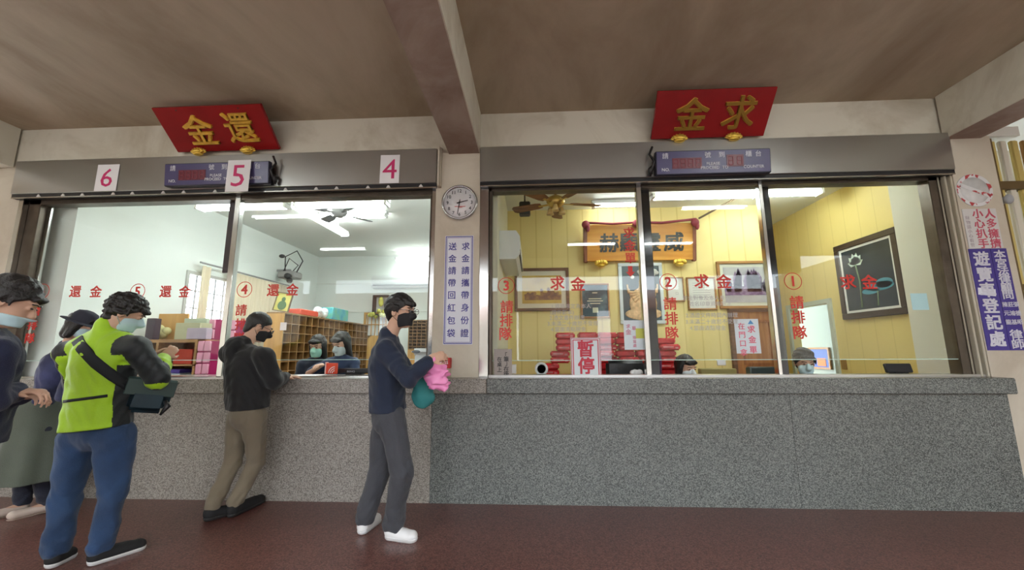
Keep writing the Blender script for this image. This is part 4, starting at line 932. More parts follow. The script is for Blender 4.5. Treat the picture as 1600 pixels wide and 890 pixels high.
# shelf unit at the left, with things on it
SY = 5.0
x0 = at(205, 530, SY).x; x1 = at(309, 530, SY).x; zs = at(270, 530, SY).z; xt1 = at(330, 500, SY).x
t = thing('shelf_unit', 'open wooden shelf unit behind the man in the lime jacket', 'shelf', ((x0+x1)/2, SY, 0))
MB().box(x0, x1, SY, SY+.45, zs-.04, zs).build('top', deskw, t)
for x in (x0, (x0+x1)/2-.1, x1-.03): MB().box(x, x+.03, SY, SY+.45, 0, zs-.04).build('side', deskw, t)
MB().box(x0, x1, SY+.43, SY+.45, 0, zs-.04).build('back', wood('shelf_back', (.20, .08, .03), (.3, .13, .05), 'Z'), t)
z_ = at(270, 569, SY).z; MB().box(x0, x1, SY, SY+.44, z_-.02, z_).build('shelf', deskw, t)
z2_ = at(270, 592, SY).z; MB().box(x0, x1, SY, SY+.44, z2_-.02, z2_).build('shelf', deskw, t)
def box_px(name, label, cat, px, Y, d, m_, zbase=None, bev=.005):
    a, b, c_, e = rect(*px, Y)
    if zbase is not None: c_ = zbase
    o = MB().box(a, b, Y, Y+d, c_, e, bev).build(name, m_); return tag(o, label, cat)
box_px('red_carton', 'red carton on the shelf behind the lime jacket', 'box', (271, 545, 300, 568), SY+.1, .2, mat('carton_red', (.55, .05, .02), .5), z_+.001)
box_px('purple_box', 'purple box topmost of the two boxes on the low shelf', 'box', (262, 576, 281, 583), SY+.08, .25, mat('violet_box', (.10, .06, .35), .4), z2_+.075)
box_px('pale_box', 'pale blue-white box under the purple box on the low shelf', 'box', (252, 583, 281, 590), SY+.06, .28, mat('pale_blue_box', (.5, .6, .75), .4), z2_+.001)
bpy.data.objects['purple_box'].location.z = bpy.data.objects['pale_box'].location.z + .001 + (at(260, 583, SY+.06).z - z2_-.001)
box_px('amber_board', 'amber wooden board standing at the back on top of the shelf unit', 'board', (222, 490, 292, 530), SY+.4, .03, amber, zs+.001)
box_px('olive_box', 'pale olive box on the right of the shelf unit top', 'box', (273, 504, 312, 530), SY+.12, .2, mat('pale_olive', (.48, .47, .30), .6), zs+.001)
box_px('lilac_box', 'lilac translucent box in front of the pale olive box', 'box', (291, 512, 322, 531), SY+.01, .1, mat('lilac', (.50, .42, .52), .4), zs+.001) 
box_px('tray_box', 'flat pale green box at the back right of the shelf unit top', 'box', (286, 497, 322, 530), SY+.34, .05, mat('pale_green_box', (.45, .50, .38), .6), zs+.001)
box_px('dark_bottle_box', 'dark narrow container on the shelf unit top near the face of the man in lime', 'box', (228, 497, 241, 521), SY+.08, .1, mat('dark_container', (.05, .03, .05), .4), zs+.001)
p_ = at(258, 515, SY+.33); mb = MB(); random.seed(8)
for k in range(9): mb.ball((p_.x+random.uniform(-.06, .06), SY+.31+random.uniform(-.03, .03), zs+.06+random.uniform(0, .1)), .055, 10, 8)
tag(mb.build('yellow_bag', mat('pale_yellow_bag', (.62, .58, .28), .5)), 'pale yellow crumpled bag on top of the shelf unit', 'bag')
# pink drawer towers
pinkp = mat('pink_plastic', (.80, .36, .50), .4); mag = mat('magenta_edge', (.35, .01, .10), .4)
def tower(x0, x1, y, z1, nrow, ncol, label, z0=0):
    t = thing('drawer_tower', label, 'drawers', ((x0+x1)/2, y, z0)); w_ = (x1-x0)/ncol; h_ = .145
    MB().box(x0, x1, y+.02, y+.3, z0, z1, .004).build('case', mag, t)
    z = z1
    for r in range(nrow):
        for c_ in range(ncol): MB().box(x0+c_*w_+.004, x0+(c_+1)*w_-.004, y, y+.03, z-h_+.012, z-.004, .006).build('drawer', pinkp, t)
        z -= h_
    return t
xa, xb = at(307, 545, SY).x, at(328, 545, SY).x
tower(xa+.005, xb, SY+.0, at(318, 532, SY).z, 9, 2, 'pink drawer tower standing at the right side of the shelf unit')
tower(at(325, 510, 5.5).x, at(335, 510, 5.5).x, 5.5, at(328, 498, 5.5).z, 5, 1, 'taller narrow pink drawer tower behind the wide one')
tower(at(352, 510, 5.5).x, at(368, 510, 5.5).x, 5.5, at(360, 500, 5.5).z, 5, 2, 'pink drawer tower behind the shoulder of the man in the black hoodie')
# ------------------------------------------------------------------ bodies as one continuous surface (distance fields)
NP = np
def V3(v): return NP.array((v[0], v[1], v[2]), float)
class Field:
    def __init__(s, lo, hi, res):
        s.res = res; s.lo = V3(lo); n = NP.ceil((V3(hi)-s.lo)/res).astype(int)+1
        s.ax = [s.lo[i]+NP.arange(n[i])*res for i in range(3)]; s.F = NP.full(n, 1.0, NP.float32)
    def add(s, fn, lo, hi, k=.02, op='add'):
        pad = 2.5*k+.012; sl = []
        for i in range(3):
            a = max(0, int((lo[i]-pad-s.lo[i])/s.res)); b = min(len(s.ax[i]), int((hi[i]+pad-s.lo[i])/s.res)+2)
            if b <= a: return s
            sl.append(slice(a, b))
        sl = tuple(sl)
        x, y, z = (s.ax[0][sl[0]][:, None, None], s.ax[1][sl[1]][None, :, None], s.ax[2][sl[2]][None, None, :])
        d = fn(x, y, z); f = s.F[sl]
        if op == 'add':
            h = NP.clip(.5+.5*(f-d)/k, 0, 1); s.F[sl] = f+(d-f)*h-k*h*(1-h)
        elif op == 'sub':
            h = NP.clip(.5+.5*(f+d)/k, 0, 1) if k else 0
            g = -d; h = NP.clip(.5-.5*(f-g)/k, 0, 1); s.F[sl] = f+(g-f)*h+k*h*(1-h)
        elif op == 'cut': s.F[sl] = NP.maximum(f, d)
        return s
    def all(s, fn):
        x, y, z = s.ax[0][:, None, None], s.ax[1][None, :, None], s.ax[2][None, None, :]
        s.F = fn(s.F, x, y, z).astype(NP.float32); return s
    def rc(s, a, b, ra, rb, k=.02, sq=None, op='add'):
        a, b = V3(a), V3(b); ba = b-a; L2 = max(1e-9, ba@ba)
        def fn(x, y, z):
            px, py, pz = x-a[0], y-a[1], z-a[2]; t = NP.clip((px*ba[0]+py*ba[1]+pz*ba[2])/L2, 0, 1)
            qx, qy, qz = px-t*ba[0], py-t*ba[1], pz-t*ba[2]
            if sq is not None:
                u, f = V3(sq[0]), 1/sq[1]-1; dd = (qx*u[0]+qy*u[1]+qz*u[2])*f; qx, qy, qz = qx+dd*u[0], qy+dd*u[1], qz+dd*u[2]
            r = NP.sqrt(qx*qx+qy*qy+qz*qz)-(ra+(rb-ra)*t)
            return r*(min(1, sq[1]) if sq is not None else 1)
        m = max(ra, rb); return s.add(fn, NP.minimum(a, b)-m, NP.maximum(a, b)+m, k, op)
    def ell(s, c, r, R=None, k=.02, op='add', noise=None):
        c = V3(c); r = V3(r); R = NP.eye(3) if R is None else NP.array(R)
        def fn(x, y, z):
            px, py, pz = x-c[0], y-c[1], z-c[2]
            q = [(R[0, i]*px+R[1, i]*py+R[2, i]*pz) for i in range(3)]
            k0 = NP.sqrt(sum((q[i]/r[i])**2 for i in range(3))); k1 = NP.sqrt(sum((q[i]/r[i]**2)**2 for i in range(3)))
            d = k0*(k0-1)/NP.maximum(k1, 1e-6)
            if noise is not None: d = d+noise(x, y, z)
            return d
        m = max(r); return s.add(fn, c-m, c+m, k, op)
    def cut(s, p, n):                                    # keep the side n points away from
        p, n = V3(p), V3(n); n = n/NP.linalg.norm(n)
        return s.all(lambda F, x, y, z: NP.maximum(F, (x-p[0])*n[0]+(y-p[1])*n[1]+(z-p[2])*n[2]))
    def wrinkle(s, amp, sc_, seed=0):
        rg = NP.random.default_rng(seed); K = rg.normal(size=(6, 3)); K /= NP.linalg.norm(K, axis=1)[:, None]; K *= sc_*(1+rg.random(6))[:, None]; ph = rg.random(6)*6.28
        def fn(F, x, y, z):
            g = 0
            for i in range(0, 6, 2):
                w1 = NP.sin(K[i, 0]*x+K[i, 1]*y+K[i, 2]*z+ph[i]); g = g+NP.sin(K[i+1, 0]*x+K[i+1, 1]*y+K[i+1, 2]*z+ph[i+1]+1.6*w1)
            return F+amp*g
        return s.all(fn)
    def mesh(s, name, m):
        F = s.F; F[0], F[-1], F[:, 0], F[:, -1], F[:, :, 0], F[:, :, -1] = 1, 1, 1, 1, 1, 1
        S = F < 0; c = [(i, j, k) for i in (0, 1) for j in (0, 1) for k in (0, 1)]; n = NP.array(F.shape)-1
        cnt = sum(S[i:n[0]+i, j:n[1]+j, k:n[2]+k].astype(NP.int8) for i, j, k in c)
        I = NP.argwhere((cnt > 0) & (cnt < 8)); idx = NP.full(n, -1, NP.int64); idx[tuple(I.T)] = NP.arange(len(I))
        P = NP.zeros((len(I), 3)); w_ = NP.zeros(len(I))
        for e in c:
            for ax in range(3):
                if e[ax]: continue
                g = list(e); g[ax] = 1
                f0 = F[tuple((I+e).T)]; f1 = F[tuple((I+g).T)]; q = (f0 < 0) != (f1 < 0)
                t = NP.where(q, f0/NP.where(q, f0-f1, 1), 0); v = NP.array(e, float)[None].repeat(len(I), 0); v[:, ax] += t
                P[q] += v[q]; w_[q] += 1
        P = s.lo+(I+P/w_[:, None])*s.res; Q = []
        for ax in range(3):
            A = NP.moveaxis(S, ax, 0); q = A[:-1] != A[1:]; st = NP.argwhere(q); inside = A[:-1][tuple(st.T)]
            o1, o2 = [(1, 2), (0, 2), (0, 1)][ax]
            full = NP.zeros((len(st), 3), int); full[:, ax] = st[:, 0]; full[:, o1] = st[:, 1]; full[:, o2] = st[:, 2]
            ok = (full[:, o1] > 0) & (full[:, o2] > 0) & (full[:, o1] < n[o1]) & (full[:, o2] < n[o2]); full = full[ok]; inside = inside[ok]
            def g(d1, d2):
                h = full.copy(); h[:, o1] -= d1; h[:, o2] -= d2; return idx[tuple(h.T)]
            quad = NP.stack([g(0, 0), g(1, 0), g(1, 1), g(0, 1)], 1)
            fl = inside if ax != 1 else ~inside
            quad[~fl] = quad[~fl][:, ::-1]; Q.append(quad)
        Q = NP.concatenate(Q); Q = Q[(Q >= 0).all(1)]
        for _ in range(2):                                # light relaxation
            acc = NP.zeros_like(P); cn = NP.zeros(len(P))
            for a in range(4):
                NP.add.at(acc, Q[:, a], P[Q[:, (a+1) % 4]]); NP.add.at(cn, Q[:, a], 1)
            P = P*.6+acc/NP.maximum(cn, 1)[:, None]*.4
        me = bpy.data.meshes.new(name); me.vertices.add(len(P)); me.vertices.foreach_set('co', P.astype(NP.float32).ravel())
        me.loops.add(len(Q)*4); me.loops.foreach_set('vertex_index', Q.astype(NP.int32).ravel())
        me.polygons.add(len(Q)); me.polygons.foreach_set('loop_start', NP.arange(len(Q), dtype=NP.int32)*4)
        me.polygons.foreach_set('use_smooth', NP.ones(len(Q), bool)); me.update(); me.validate()
        for x in (m if isinstance(m, (list, tuple)) else [m]): me.materials.append(x)
        return me
def nz(seed, amp, sc_):
    rg = NP.random.default_rng(seed); K = rg.normal(size=(6, 3))*sc_; ph = rg.random(6)*6.28
    def fn(x, y, z):
        g = 0
        for i in range(0, 6, 2): g = g+NP.sin(K[i, 0]*x+K[i, 1]*y+K[i, 2]*z+ph[i]+2*NP.sin(K[i+1, 0]*x+K[i+1, 1]*y+K[i+1, 2]*z+ph[i+1]))
        return amp*g
    return fn
def frame_of(fwd, up=(0, 0, 1)):
    f = Vector(fwd).normalized(); u = Vector(up); r = f.cross(u).normalized(); u = r.cross(f)
    return NP.array([[r.x, f.x, u.x], [r.y, f.y, u.y], [r.z, f.z, u.z]])     # columns: right, forward, up
skinm = mat('skin', (.60, .37, .26), .5, 0, .06, 9, spec=.35)
hairm = mat('black_hair', (.012, .010, .009), .45, 0, .3, 30, .6, 90)
eyem = mat('eye_dark', (.02, .012, .01), .15)
def cloth(name, col, b=.35, sc_=160, rough=.85, var=.08): return mat(name, col, rough, 0, var, 5, b, sc_, sheen=.15)
def head_local(f, H, R, s=1.0):
    def L(p): return H+R@(NP.array(p)*s)
    E = lambda c, r, k=.02, op='add': f.ell(L(c), NP.array(r)*s, R, k, op)
    E((0, -.012, .03), (.076, .096, .09)); E((0, .024, -.045), (.057, .068, .074), .03); E((0, .064, -.09), (.026, .024, .022), .03)
    E((0, .078, .030), (.052, .02, .011), .015)
    f.rc(L((0, .088, .012)), L((0, .108, -.03)), .008*s, .014*s, .01); E((0, .102, -.034), (.018, .012, .008), .008)
    for q in (-1, 1):
        E((q*.033, .104, .006), (.019, .018, .012), .012, 'sub'); E((q*.033, .083, .005), (.015, .012, .012), .006)
        E((q*.079, -.008, -.008), (.010, .021, .033), .008); E((q*.086, .0, -.004), (.005, .010, .018), .004, 'sub')
    E((0, .086, -.062), (.024, .014, .007), .008); E((0, .085, -.072), (.022, .013, .007), .008)
def hand_sdf(f, W_, d, n, curl=.5, side=1, s=1.0, point=False):
    """W_ wrist, d towards the fingers, n out of the back of the hand, side +1/-1 puts the thumb"""
    d = Vector(d).normalized(); n = Vector(n); n = (n-d*n.dot(d)).normalized(); u = d.cross(n)*side; W_ = Vector(W_)
    f.rc(W_-d*.01, W_+d*.03*s, .026*s, .03*s, .015, (n, .62)); f.rc(W_+d*.035*s, W_+d*.078*s, .036*s, .038*s, .015, (n, .40))
    for i, (o, l_) in enumerate(((.030, .9), (.010, 1.0), (-.010, .95), (-.029, .75))):
        p = W_+d*(.085-.004*abs(i-1))*s+u*o*s; a = curl*.55; prev = p
        for j, seg in enumerate((.042, .026, .022)):
            dd = d*math.cos(a)-n*math.sin(a)+u*o*.8; q = prev+dd*seg*l_*s
            r = (.0088-.001*j)*s; f.rc(prev, q, r, r*.92, .006); prev = q; a += curl*.75
    b = W_+d*.03*s+u*.028*s; m_ = b+(u*.75+d*.6-n*.25)*.04*s; e = m_+(d*.9+u*.15-n*.35*curl)*.032*s
    f.rc(b, m_, .014*s, .0105*s, .012); f.rc(m_, e, .0105*s, .008*s, .006)
def person(name, label, J, fwd, face, look):
    """J: joints in world space; fwd torso direction; face: head direction"""
    J = {k: Vector(v) for k, v in J.items()}
    root = thing(name, label, 'person', (J['pelvis'].x, J['pelvis'].y, look.get('base', 0)))
    s = look.get('s', 1.0); hs = look.get('hs', 1.06); female = look.get('f', False); wf = .9 if female else 1.0; fat = look.get('fat', 1.0)
    T = frame_of(fwd, (J['neck']-J['pelvis'])); Hd = frame_of(face, look.get('up', (0, 0, 1))); fv = Vector(T[:, 1]); H = V3(J['head'])
    pts = list(J.values()); lo = NP.min([V3(p) for p in pts], 0)-.28; hi = NP.max([V3(p) for p in pts], 0)+.28; lo[2] = max(lo[2], look.get('base', 0)-.03)
    f = Field(lo, hi, look.get('res', .0065))
    neck, pel = J['neck'], J['pelvis']; up = (neck-pel).normalized()
    f.ell(pel+(neck-pel)*.66, (.155*s*wf*fat, .10*s*fat, .19*s), T, .04); f.ell(pel+(neck-pel)*.3, (.13*s*wf*fat, .09*s*fat, .16*s), T, .04); f.ell(pel, (.155*s*fat, .10*s*fat, .11*s), T, .04)
    f.rc(neck-up*.03, H+Hd@NP.array((0, -.025, -.05)), .055*s*wf, .052*s*wf, .03)
    for q in 'LR':
        f.rc(neck-up*.06, J['sh'+q], .055*s, .055*s, .04); f.rc(J['sh'+q], J['el'+q], .05*s*wf, .037*s*wf, .02); f.rc(J['el'+q], J['wr'+q], .037*s*wf, .024*s*wf, .012)
        f.rc(J['hip'+q], J['kn'+q], .082*s*fat, .05*s, .03); f.rc(J['kn'+q], J['an'+q], .052*s, .034*s, .02); f.rc(J['kn'+q]+(J['an'+q]-J['kn'+q])*.3-fv*.015, J['an'+q]+(J['kn'+q]-J['an'+q])*.4, .045*s, .035*s, .03)
        f.rc(J['an'+q]+Vector((0, 0, -.03)), J['an'+q]*.35+J['to'+q]*.65, .032*s, .028*s, .02)
        hp = look['hand'+q]; hand_sdf(f, J['wr'+q], hp[0], hp[1], hp[2], hp[3], s*wf)
    head_local(f, H, Hd, s*hs)
    body = place('body', f.mesh('body', skinm), root)
    HM = Matrix([[Hd[0, 0], Hd[0, 1], Hd[0, 2], H[0]], [Hd[1, 0], Hd[1, 1], Hd[1, 2], H[1]], [Hd[2, 0], Hd[2, 1], Hd[2, 2], H[2]], [0, 0, 0, 1]]) @ Matrix.Scale(s*hs, 4)
    HL = lambda p: H+Hd@(NP.array(p, float)*s*hs)
    s0 = s; s = s*hs
    # eyes
    for q in (-1, 1):
        MB().ball((q*.033, .0895, .006), (.011, .008, .005), 12, 8).build('eye', eyem, root, tf=HM)
    mb = MB()
    for q in (-1, 1): mb.tube([(q*.014, .103, .026), (q*.034, .100, .031), (q*.052, .086, .027)], .003, 6)
    mb.build('eyebrows', hairm, root, tf=HM)
    # hair
    st = look.get('hair', 'short'); g = Field(H-.26, H+.22, .006); amp, sc_ = look.get('mess', (.0025, 55))
    N_ = nz(sum(map(ord, label)) % 97, amp, sc_)
    th = look.get('hair_t', .0)
    g.ell(HL((0, -.016, .038)), (NP.array((.086, .105, .098))+th)*s, Hd, .01, 'add', N_)
    if st == 'buzz': g.F += .004
    def cutp(p, n_):
        pp = HL(p); nn = Hd@NP.array(n_, float); g.cut(pp, nn)
    if st in ('short', 'buzz'):
        cutp((0, .092 if st == 'short' else .085, .066), (0, .66, -.75)); cutp((0, -.02, -.085), (0, 0, -1))
        if st == 'short' and look.get('fringe'): g.ell(HL((0, .075, .055)), NP.array((.06, .03, .024))*s, Hd, .012, 'add', N_)
        g.ell(HL((0, -.062, -.03)), NP.array((.058, .036, .055))*s, Hd, .02, 'add', N_)
        for q in (-1, 1): g.rc(HL((q*.078, .02, .03)), HL((q*.076, .024, -.01)), .009, .006, .01)
    else:
        g.F = NP.maximum(g.F, -1)
        def facecut(F, x, y, z):
            px, py, pz = x-H[0], y-H[1], z-H[2]; q = [(Hd[0, i]*px+Hd[1, i]*py+Hd[2, i]*pz)/s for i in range(3)]
            d = NP.maximum(NP.maximum(.030-q[1], q[2]-(.045 if st != 'bob' else .03)), NP.abs(q[0])-.066)
            return NP.maximum(F, -d)
        ln = {'long': .26, 'bob': .11, 'mid': .15}[st]
        for q in (-1, 1): g.rc(HL((q*.05, -.01, .0)), HL((q*.062, -.02, -ln)), .045*s, .03*s, .03)
        g.rc(HL((0, -.05, .02)), HL((0, -.06, -ln)), .075*s, .05*s, .03); g.all(facecut)
        g.ell(HL((0, .07, .062)), NP.array((.066, .032, .028))*s, Hd, .012, 'add', N_)
    place('hair', g.mesh('hair', look.get('hairmat', hairm)), root)
    # mask
    if look.get('mask'):
        mk = Field(HL((0, .05, -.04))-.16, HL((0, .05, -.04))+.16, .005)
        e = .007
        mk.ell(HL((0, .024, -.045)), NP.array((.057+e, .068+e, .074+e))*s, Hd, .03); mk.ell(HL((0, .064, -.09)), NP.array((.026+e, .024+e, .022+e))*s, Hd, .03)
        mk.rc(HL((0, .092, .0)), HL((0, .108, -.03)), .012*s, .022*s, .03)
        for p, n_ in (((0, 0, look.get('mask_top', .0)), (0, -.15, 1)), ((0, 0, -.112), (0, .2, -1)), ((0, .018, 0), (0, -1, .1)), ((.064, 0, 0), (1, 0, 0)), ((-.064, 0, 0), (-1, 0, 0))): mk.cut(HL(p), Hd@NP.array(n_, float))
        mo = place('face_mask', mk.mesh('face_mask', look['mask']), root)
        mb = MB()
        for q in (-1, 1): mb.tube([(q*.060, .028, -.02), (q*.076, .0, .012), (q*.083, -.014, .018), (q*.086, -.026, -.004), (q*.078, -.018, -.035), (q*.060, .022, -.075)], .0018, 5)
        mb.build('ear_loops', look['mask'], mo, tf=HM)
    if look.get('glasses'):
        mb = MB()
        for q in (-1, 1):
            mb.tube([(q*.034+.025*math.cos(a), .118, .004+.019*math.sin(a)) for a in [k*math.pi/8 for k in range(17)]], .002, 6)
            mb.tube([(q*.058, .116, .010), (q*.08, .03, .012), (q*.084, -.03, .0)], .002, 6)
        mb.tube([(-.010, .12, .008), (.010, .12, .008)], .002, 6); mb.build('glasses', look['glasses'], root, tf=HM)
    # upper garment
    s = s0
    top = look['top']; pad = look.get('pad', .022); r2 = look.get('gres', .008)
    jk = Field(lo, hi, r2); hem = J['hem'] if 'hem' in J else pel
    ch = pel+(neck-pel)*.66
    W0 = look.get('W', (.19, .19)); dp = look.get('dp', .64)
    jk.ell(ch, ((.155*wf*fat+pad)*s, (.10*fat+pad)*s, (.19+pad*.5)*s), T, .04)
    jk.rc(ch, hem+(hem-ch).normalized()*.12, W0[0]*s*wf*fat, W0[1]*s*wf*fat, .05, (fv, dp))
    if look.get('belly'): jk.ell(pel+(neck-pel)*.3+fv*.05, (.17*s, .13*s, .17*s), T, .05)
    sl = look.get('sleeve', (.066, .056, .044)); sc2 = look.get('sleeve_len', 1.0)
    for q in 'LR':
        jk.rc(neck-up*.05, J['sh'+q], .05*s+pad*.6, .056*s+pad*.6, .04); 
        a, b, c_ = J['sh'+q], J['el'+q], J['wr'+q]
        if sc2 >= 1: jk.rc(a, b, sl[0]*s, sl[1]*s, .03); jk.rc(b, b+(c_-b)*(sc2-.12), sl[1]*s, sl[2]*s, .015)
        else: jk.rc(a, a+(b-a)*(sc2+.0), sl[0]*s, sl[1]*s, .03)
    if look.get('collar', True): jk.rc(neck-up*.04, neck+up*look.get('collar_h', .02), .078*s, .070*s, .02)
    if look.get('hood'):
        jk.ell(neck-fv*.07+up*.0, (.12, .07, .075), T, .03); jk.ell(neck-fv*.11-up*.06, (.10, .045, .08), T, .03)
    jk.wrinkle(look.get('wr', .0028), look.get('wsc', 24), 3)
    jk.all(lambda F, x, y, z: F+.0022*NP.sin(60*z+8*NP.sin(11*x+1)+6*NP.sin(13*y)))
    jk.cut(hem, look.get('hemn', hem-ch))
    me = jk.mesh('upper', look['topmats'] if 'topmats' in look else top)
    if 'paint' in look:
        n_ = len(me.polygons); co = NP.empty(n_*3, NP.float32); me.polygons.foreach_get('center', co); me.polygons.foreach_set('material_index', look['paint'](co.reshape(-1, 3), J, T).astype(NP.int32))
    jo = place(look.get('topname', 'jacket'), me, root)
    # lower garment
    tr = Field(lo, hi, r2); lg = look.get('leg', (.098, .07, .058))
    tr.ell(pel, (.172*s*fat, .118*s*fat, .125*s), T, .04); tr.rc(pel, pel+up*.12, .15*s*fat, .14*s*fat, .04, (fv, .68))
    for q in 'LR':
        tr.rc(J['hip'+q], J['kn'+q], lg[0]*s*fat, lg[1]*s, .025)
        e = J['an'+q]+(J['kn'+q]-J['an'+q]).normalized()*.0
        tr.rc(J['kn'+q], e, lg[1]*s, lg[2]*s, .02)
        for m_ in range(3): tr.rc(e+(J['kn'+q]-e).normalized()*(.02+.05*m_)-fv*.012, e+(J['kn'+q]-e).normalized()*(.02+.05*m_)+fv*.012, lg[2]*s*.96, lg[2]*s*1.02, .012)
    tr.all(lambda F, x, y, z: F+.0032*NP.sin(78*z+9*NP.sin(14*x+1)+5*NP.sin(17*y))*(NP.exp(-((z-J['knR'].z)/.09)**2)*.7+NP.exp(-((z-.13)/.09)**2)+NP.exp(-((z-pel.z+.1)/.07)**2)*.5))
    if not look.get('seated'): tr.all(lambda F, x, y, z: NP.maximum(F, look.get('base', 0)+look.get('cuff', .06)-z))
    tr.wrinkle(look.get('wr', .0022)*1.1, look.get('wsc', 24)*1.1, 5)
    place(look.get('bottomname', 'trousers'), tr.mesh('lower', look['bottom']), root)
    if look.get('skirt'):
        kn = (J['knL']+J['knR'])/2; skf = Field(lo, hi, r2)
        skf.rc(pel+up*.08, kn-Vector((0, 0, look['skirt'][1])), .19*s, .31*s, .03, (fv, .88))
        skf.all(lambda F, x, y, z: F+.012*NP.sin(9*NP.arctan2(y-kn.y, x-kn.x))*NP.clip((pel.z-z)/.4, 0, 1))
        skf.all(lambda F, x, y, z: NP.maximum(F, kn.z-look['skirt'][1]-z)); place('skirt', skf.mesh('skirt', look['skirt'][0]), root)
    # shoes
    sm, so = look['shoe']
    for q in 'LR':
        an, to = J['an'+q], J['to'+q]; b_ = look.get('base', 0); d = Vector((to.x-an.x, to.y-an.y, 0)).normalized()
        heel = Vector((an.x, an.y, b_))-d*.045; L_ = (Vector((to.x, to.y, b_))-heel).length
        zo = look.get('lift', {}).get(q, 0); tp = look.get('tip', {}).get(q, 0)     # heel raised by zo, toe by tp
        a0 = heel+d*.035+Vector((0, 0, .04+zo)); a1 = heel+d*(L_-.038)+Vector((0, 0, .034+tp))
        sh = Field(NP.minimum(V3(a0), V3(a1))-.12, NP.maximum(V3(a0), V3(a1))+.16, .005)
        sd = d.cross(Vector((0, 0, 1))); flat = look.get('flats')
        sh.rc(a0, a1, .04*s, .046*s, .03, (Vector((0, 0, 1)), .80)); 
        if not flat: sh.rc(a0+Vector((0, 0, .03)), a0+d*.02+Vector((0, 0, .045)), .038*s, .038*s, .03); sh.rc(a0+Vector((0, 0, .03)), a1-d*.06+Vector((0, 0, .012)), .034*s, .03*s, .03)
        dn = (a1-a0).normalized(); nn = sd.cross(dn)
        if nn.z < 0: nn = -nn
        base_p = (a0-Vector((0, 0, .04)));
        sh.cut(base_p+nn*.0, -nn)
        place('shoe', sh.mesh('shoe', sm), root)
        bs = Field(sh.lo, sh.lo+NP.array(sh.F.shape)*.005, .005)
        bs.rc(a0-nn*.012-d*.0, a1-nn*.012, .043*s, .049*s, .02, (Vector((0, 0, 1)), .9)); bs.cut(base_p+nn*.001, -nn); bs.cut(base_p+nn*(.030 if not flat else .012), nn)
        place('sole', bs.mesh('sole', so), root)
    return root, HM, T
def A(x, y, Y): return at(x, y, Y)
def GR(x, y):
    d = CF + CR*((x-800)/FPX) + CU*((445-y)/FPX); t = -HC/d.z; return Vector((d.x*t, d.y*t, 0))
maskblack = mat('black_mask', (.012, .012, .014), .8); maskblue = mat('blue_mask_cloth', (.50, .68, .72), .8); maskgreen = mat('green_mask_cloth', (.35, .66, .55), .8); maskgrey = mat('grey_mask_cloth', (.50, .58, .60), .8)
# 1. walking man in navy
navyj = cloth('navy_fleece', (.010, .018, .042)); greyt = cloth('grey_trousers', (.050, .052, .062))
J = dict(head=A(626, 487, 3.12), neck=A(606, 528, 3.14), pelvis=A(607, 648, 3.15), hem=A(606, 641, 3.15),
         shR=A(603, 547, 2.98), shL=A(613, 545, 3.32), elR=A(638, 592, 2.93), elL=A(640, 590, 3.30), wrR=A(672, 561, 3.02), wrL=A(672, 563, 3.20),
         hipR=A(613, 655, 3.07), hipL=A(603, 655, 3.24), knR=A(628, 735, 3.06), knL=A(592, 738, 3.25), anR=GR(612, 842)+Vector((0, 0, .09)), anL=GR(568, 832)+Vector((0, 0, .10)), toR=GR(650, 845), toL=GR(590, 813))
person('person', 'person in a navy jacket, grey trousers and black mask walking right with bags in hand', J, (.98, .12, 0), (.96, -.22, -.05),
       dict(hair='short', fringe=1, hair_t=.006, mess=(.004, 60), mask=maskblack, glasses=mat('thin_glasses', (.3, .3, .32), .2, .8), top=navyj, bottom=greyt, shoe=(mat('white_leather', (.78, .78, .78), .5), mat('white_sole', (.65, .65, .65), .5)),
            W=(.185, .185), dp=.72, handR=((.9, .2, .3), (0, -.9, .3), 1.0, 1), handL=((.9, -.1, .3), (0, .9, .3), 1.0, -1), topname='navy_jacket', collar_h=.03, leg=(.10, .082, .066), sleeve=(.072, .064, .05), wr=.0026))
# 2. man in the black hoodie writing at the counter
J = dict(head=A(404, 511, 3.62), neck=A(381, 540, 3.52), pelvis=A(386, 645, 3.50), hem=A(387, 638, 3.50),
         shR=A(412, 556, 3.40), shL=A(358, 552, 3.62), elR=A(428, 596, 3.50), elL=A(396, 590, 3.68), wrR=A(447, 588, 3.78), wrL=A(436, 584, 3.90),
         hipR=A(397, 652, 3.48), hipL=A(374, 652, 3.56), knR=A(400, 722, 3.60), knL=A(364, 722, 3.58), anR=GR(364, 806)+Vector((0, 0, .11)), anL=GR(329, 812)+Vector((0, 0, .11)), toR=GR(410, 783), toL=GR(370, 799))
hk2 = cloth('black_cotton', (.008, .008, .009)); kh = cloth('khaki_cotton', (.19, .155, .105))
person('person', 'person in a black hooded sweatshirt and khaki trousers writing at the counter', J, (.62, .78, -.1), (.72, .62, -.42),
       dict(hair='buzz', mess=(.0008, 90), mask=maskblack, glasses=mat('dark_glasses', (.03, .03, .03), .3), top=hk2, bottom=kh, shoe=(mat('black_mesh', (.012, .012, .013), .8), mat('dark_sole', (.02, .02, .02), .6)),
            W=(.195, .195), fat=1.03, belly=1, hood=1, handR=((.95, .3, -.05), (0, 0, 1), .45, 1), handL=((.95, .1, -.1), (0, 0, 1), .45, -1), topname='black_hoodie', leg=(.096, .068, .052), sleeve=(.078, .068, .052), dp=.76, sleeve_len=1.02, hemn=(.05, 0, -1)))
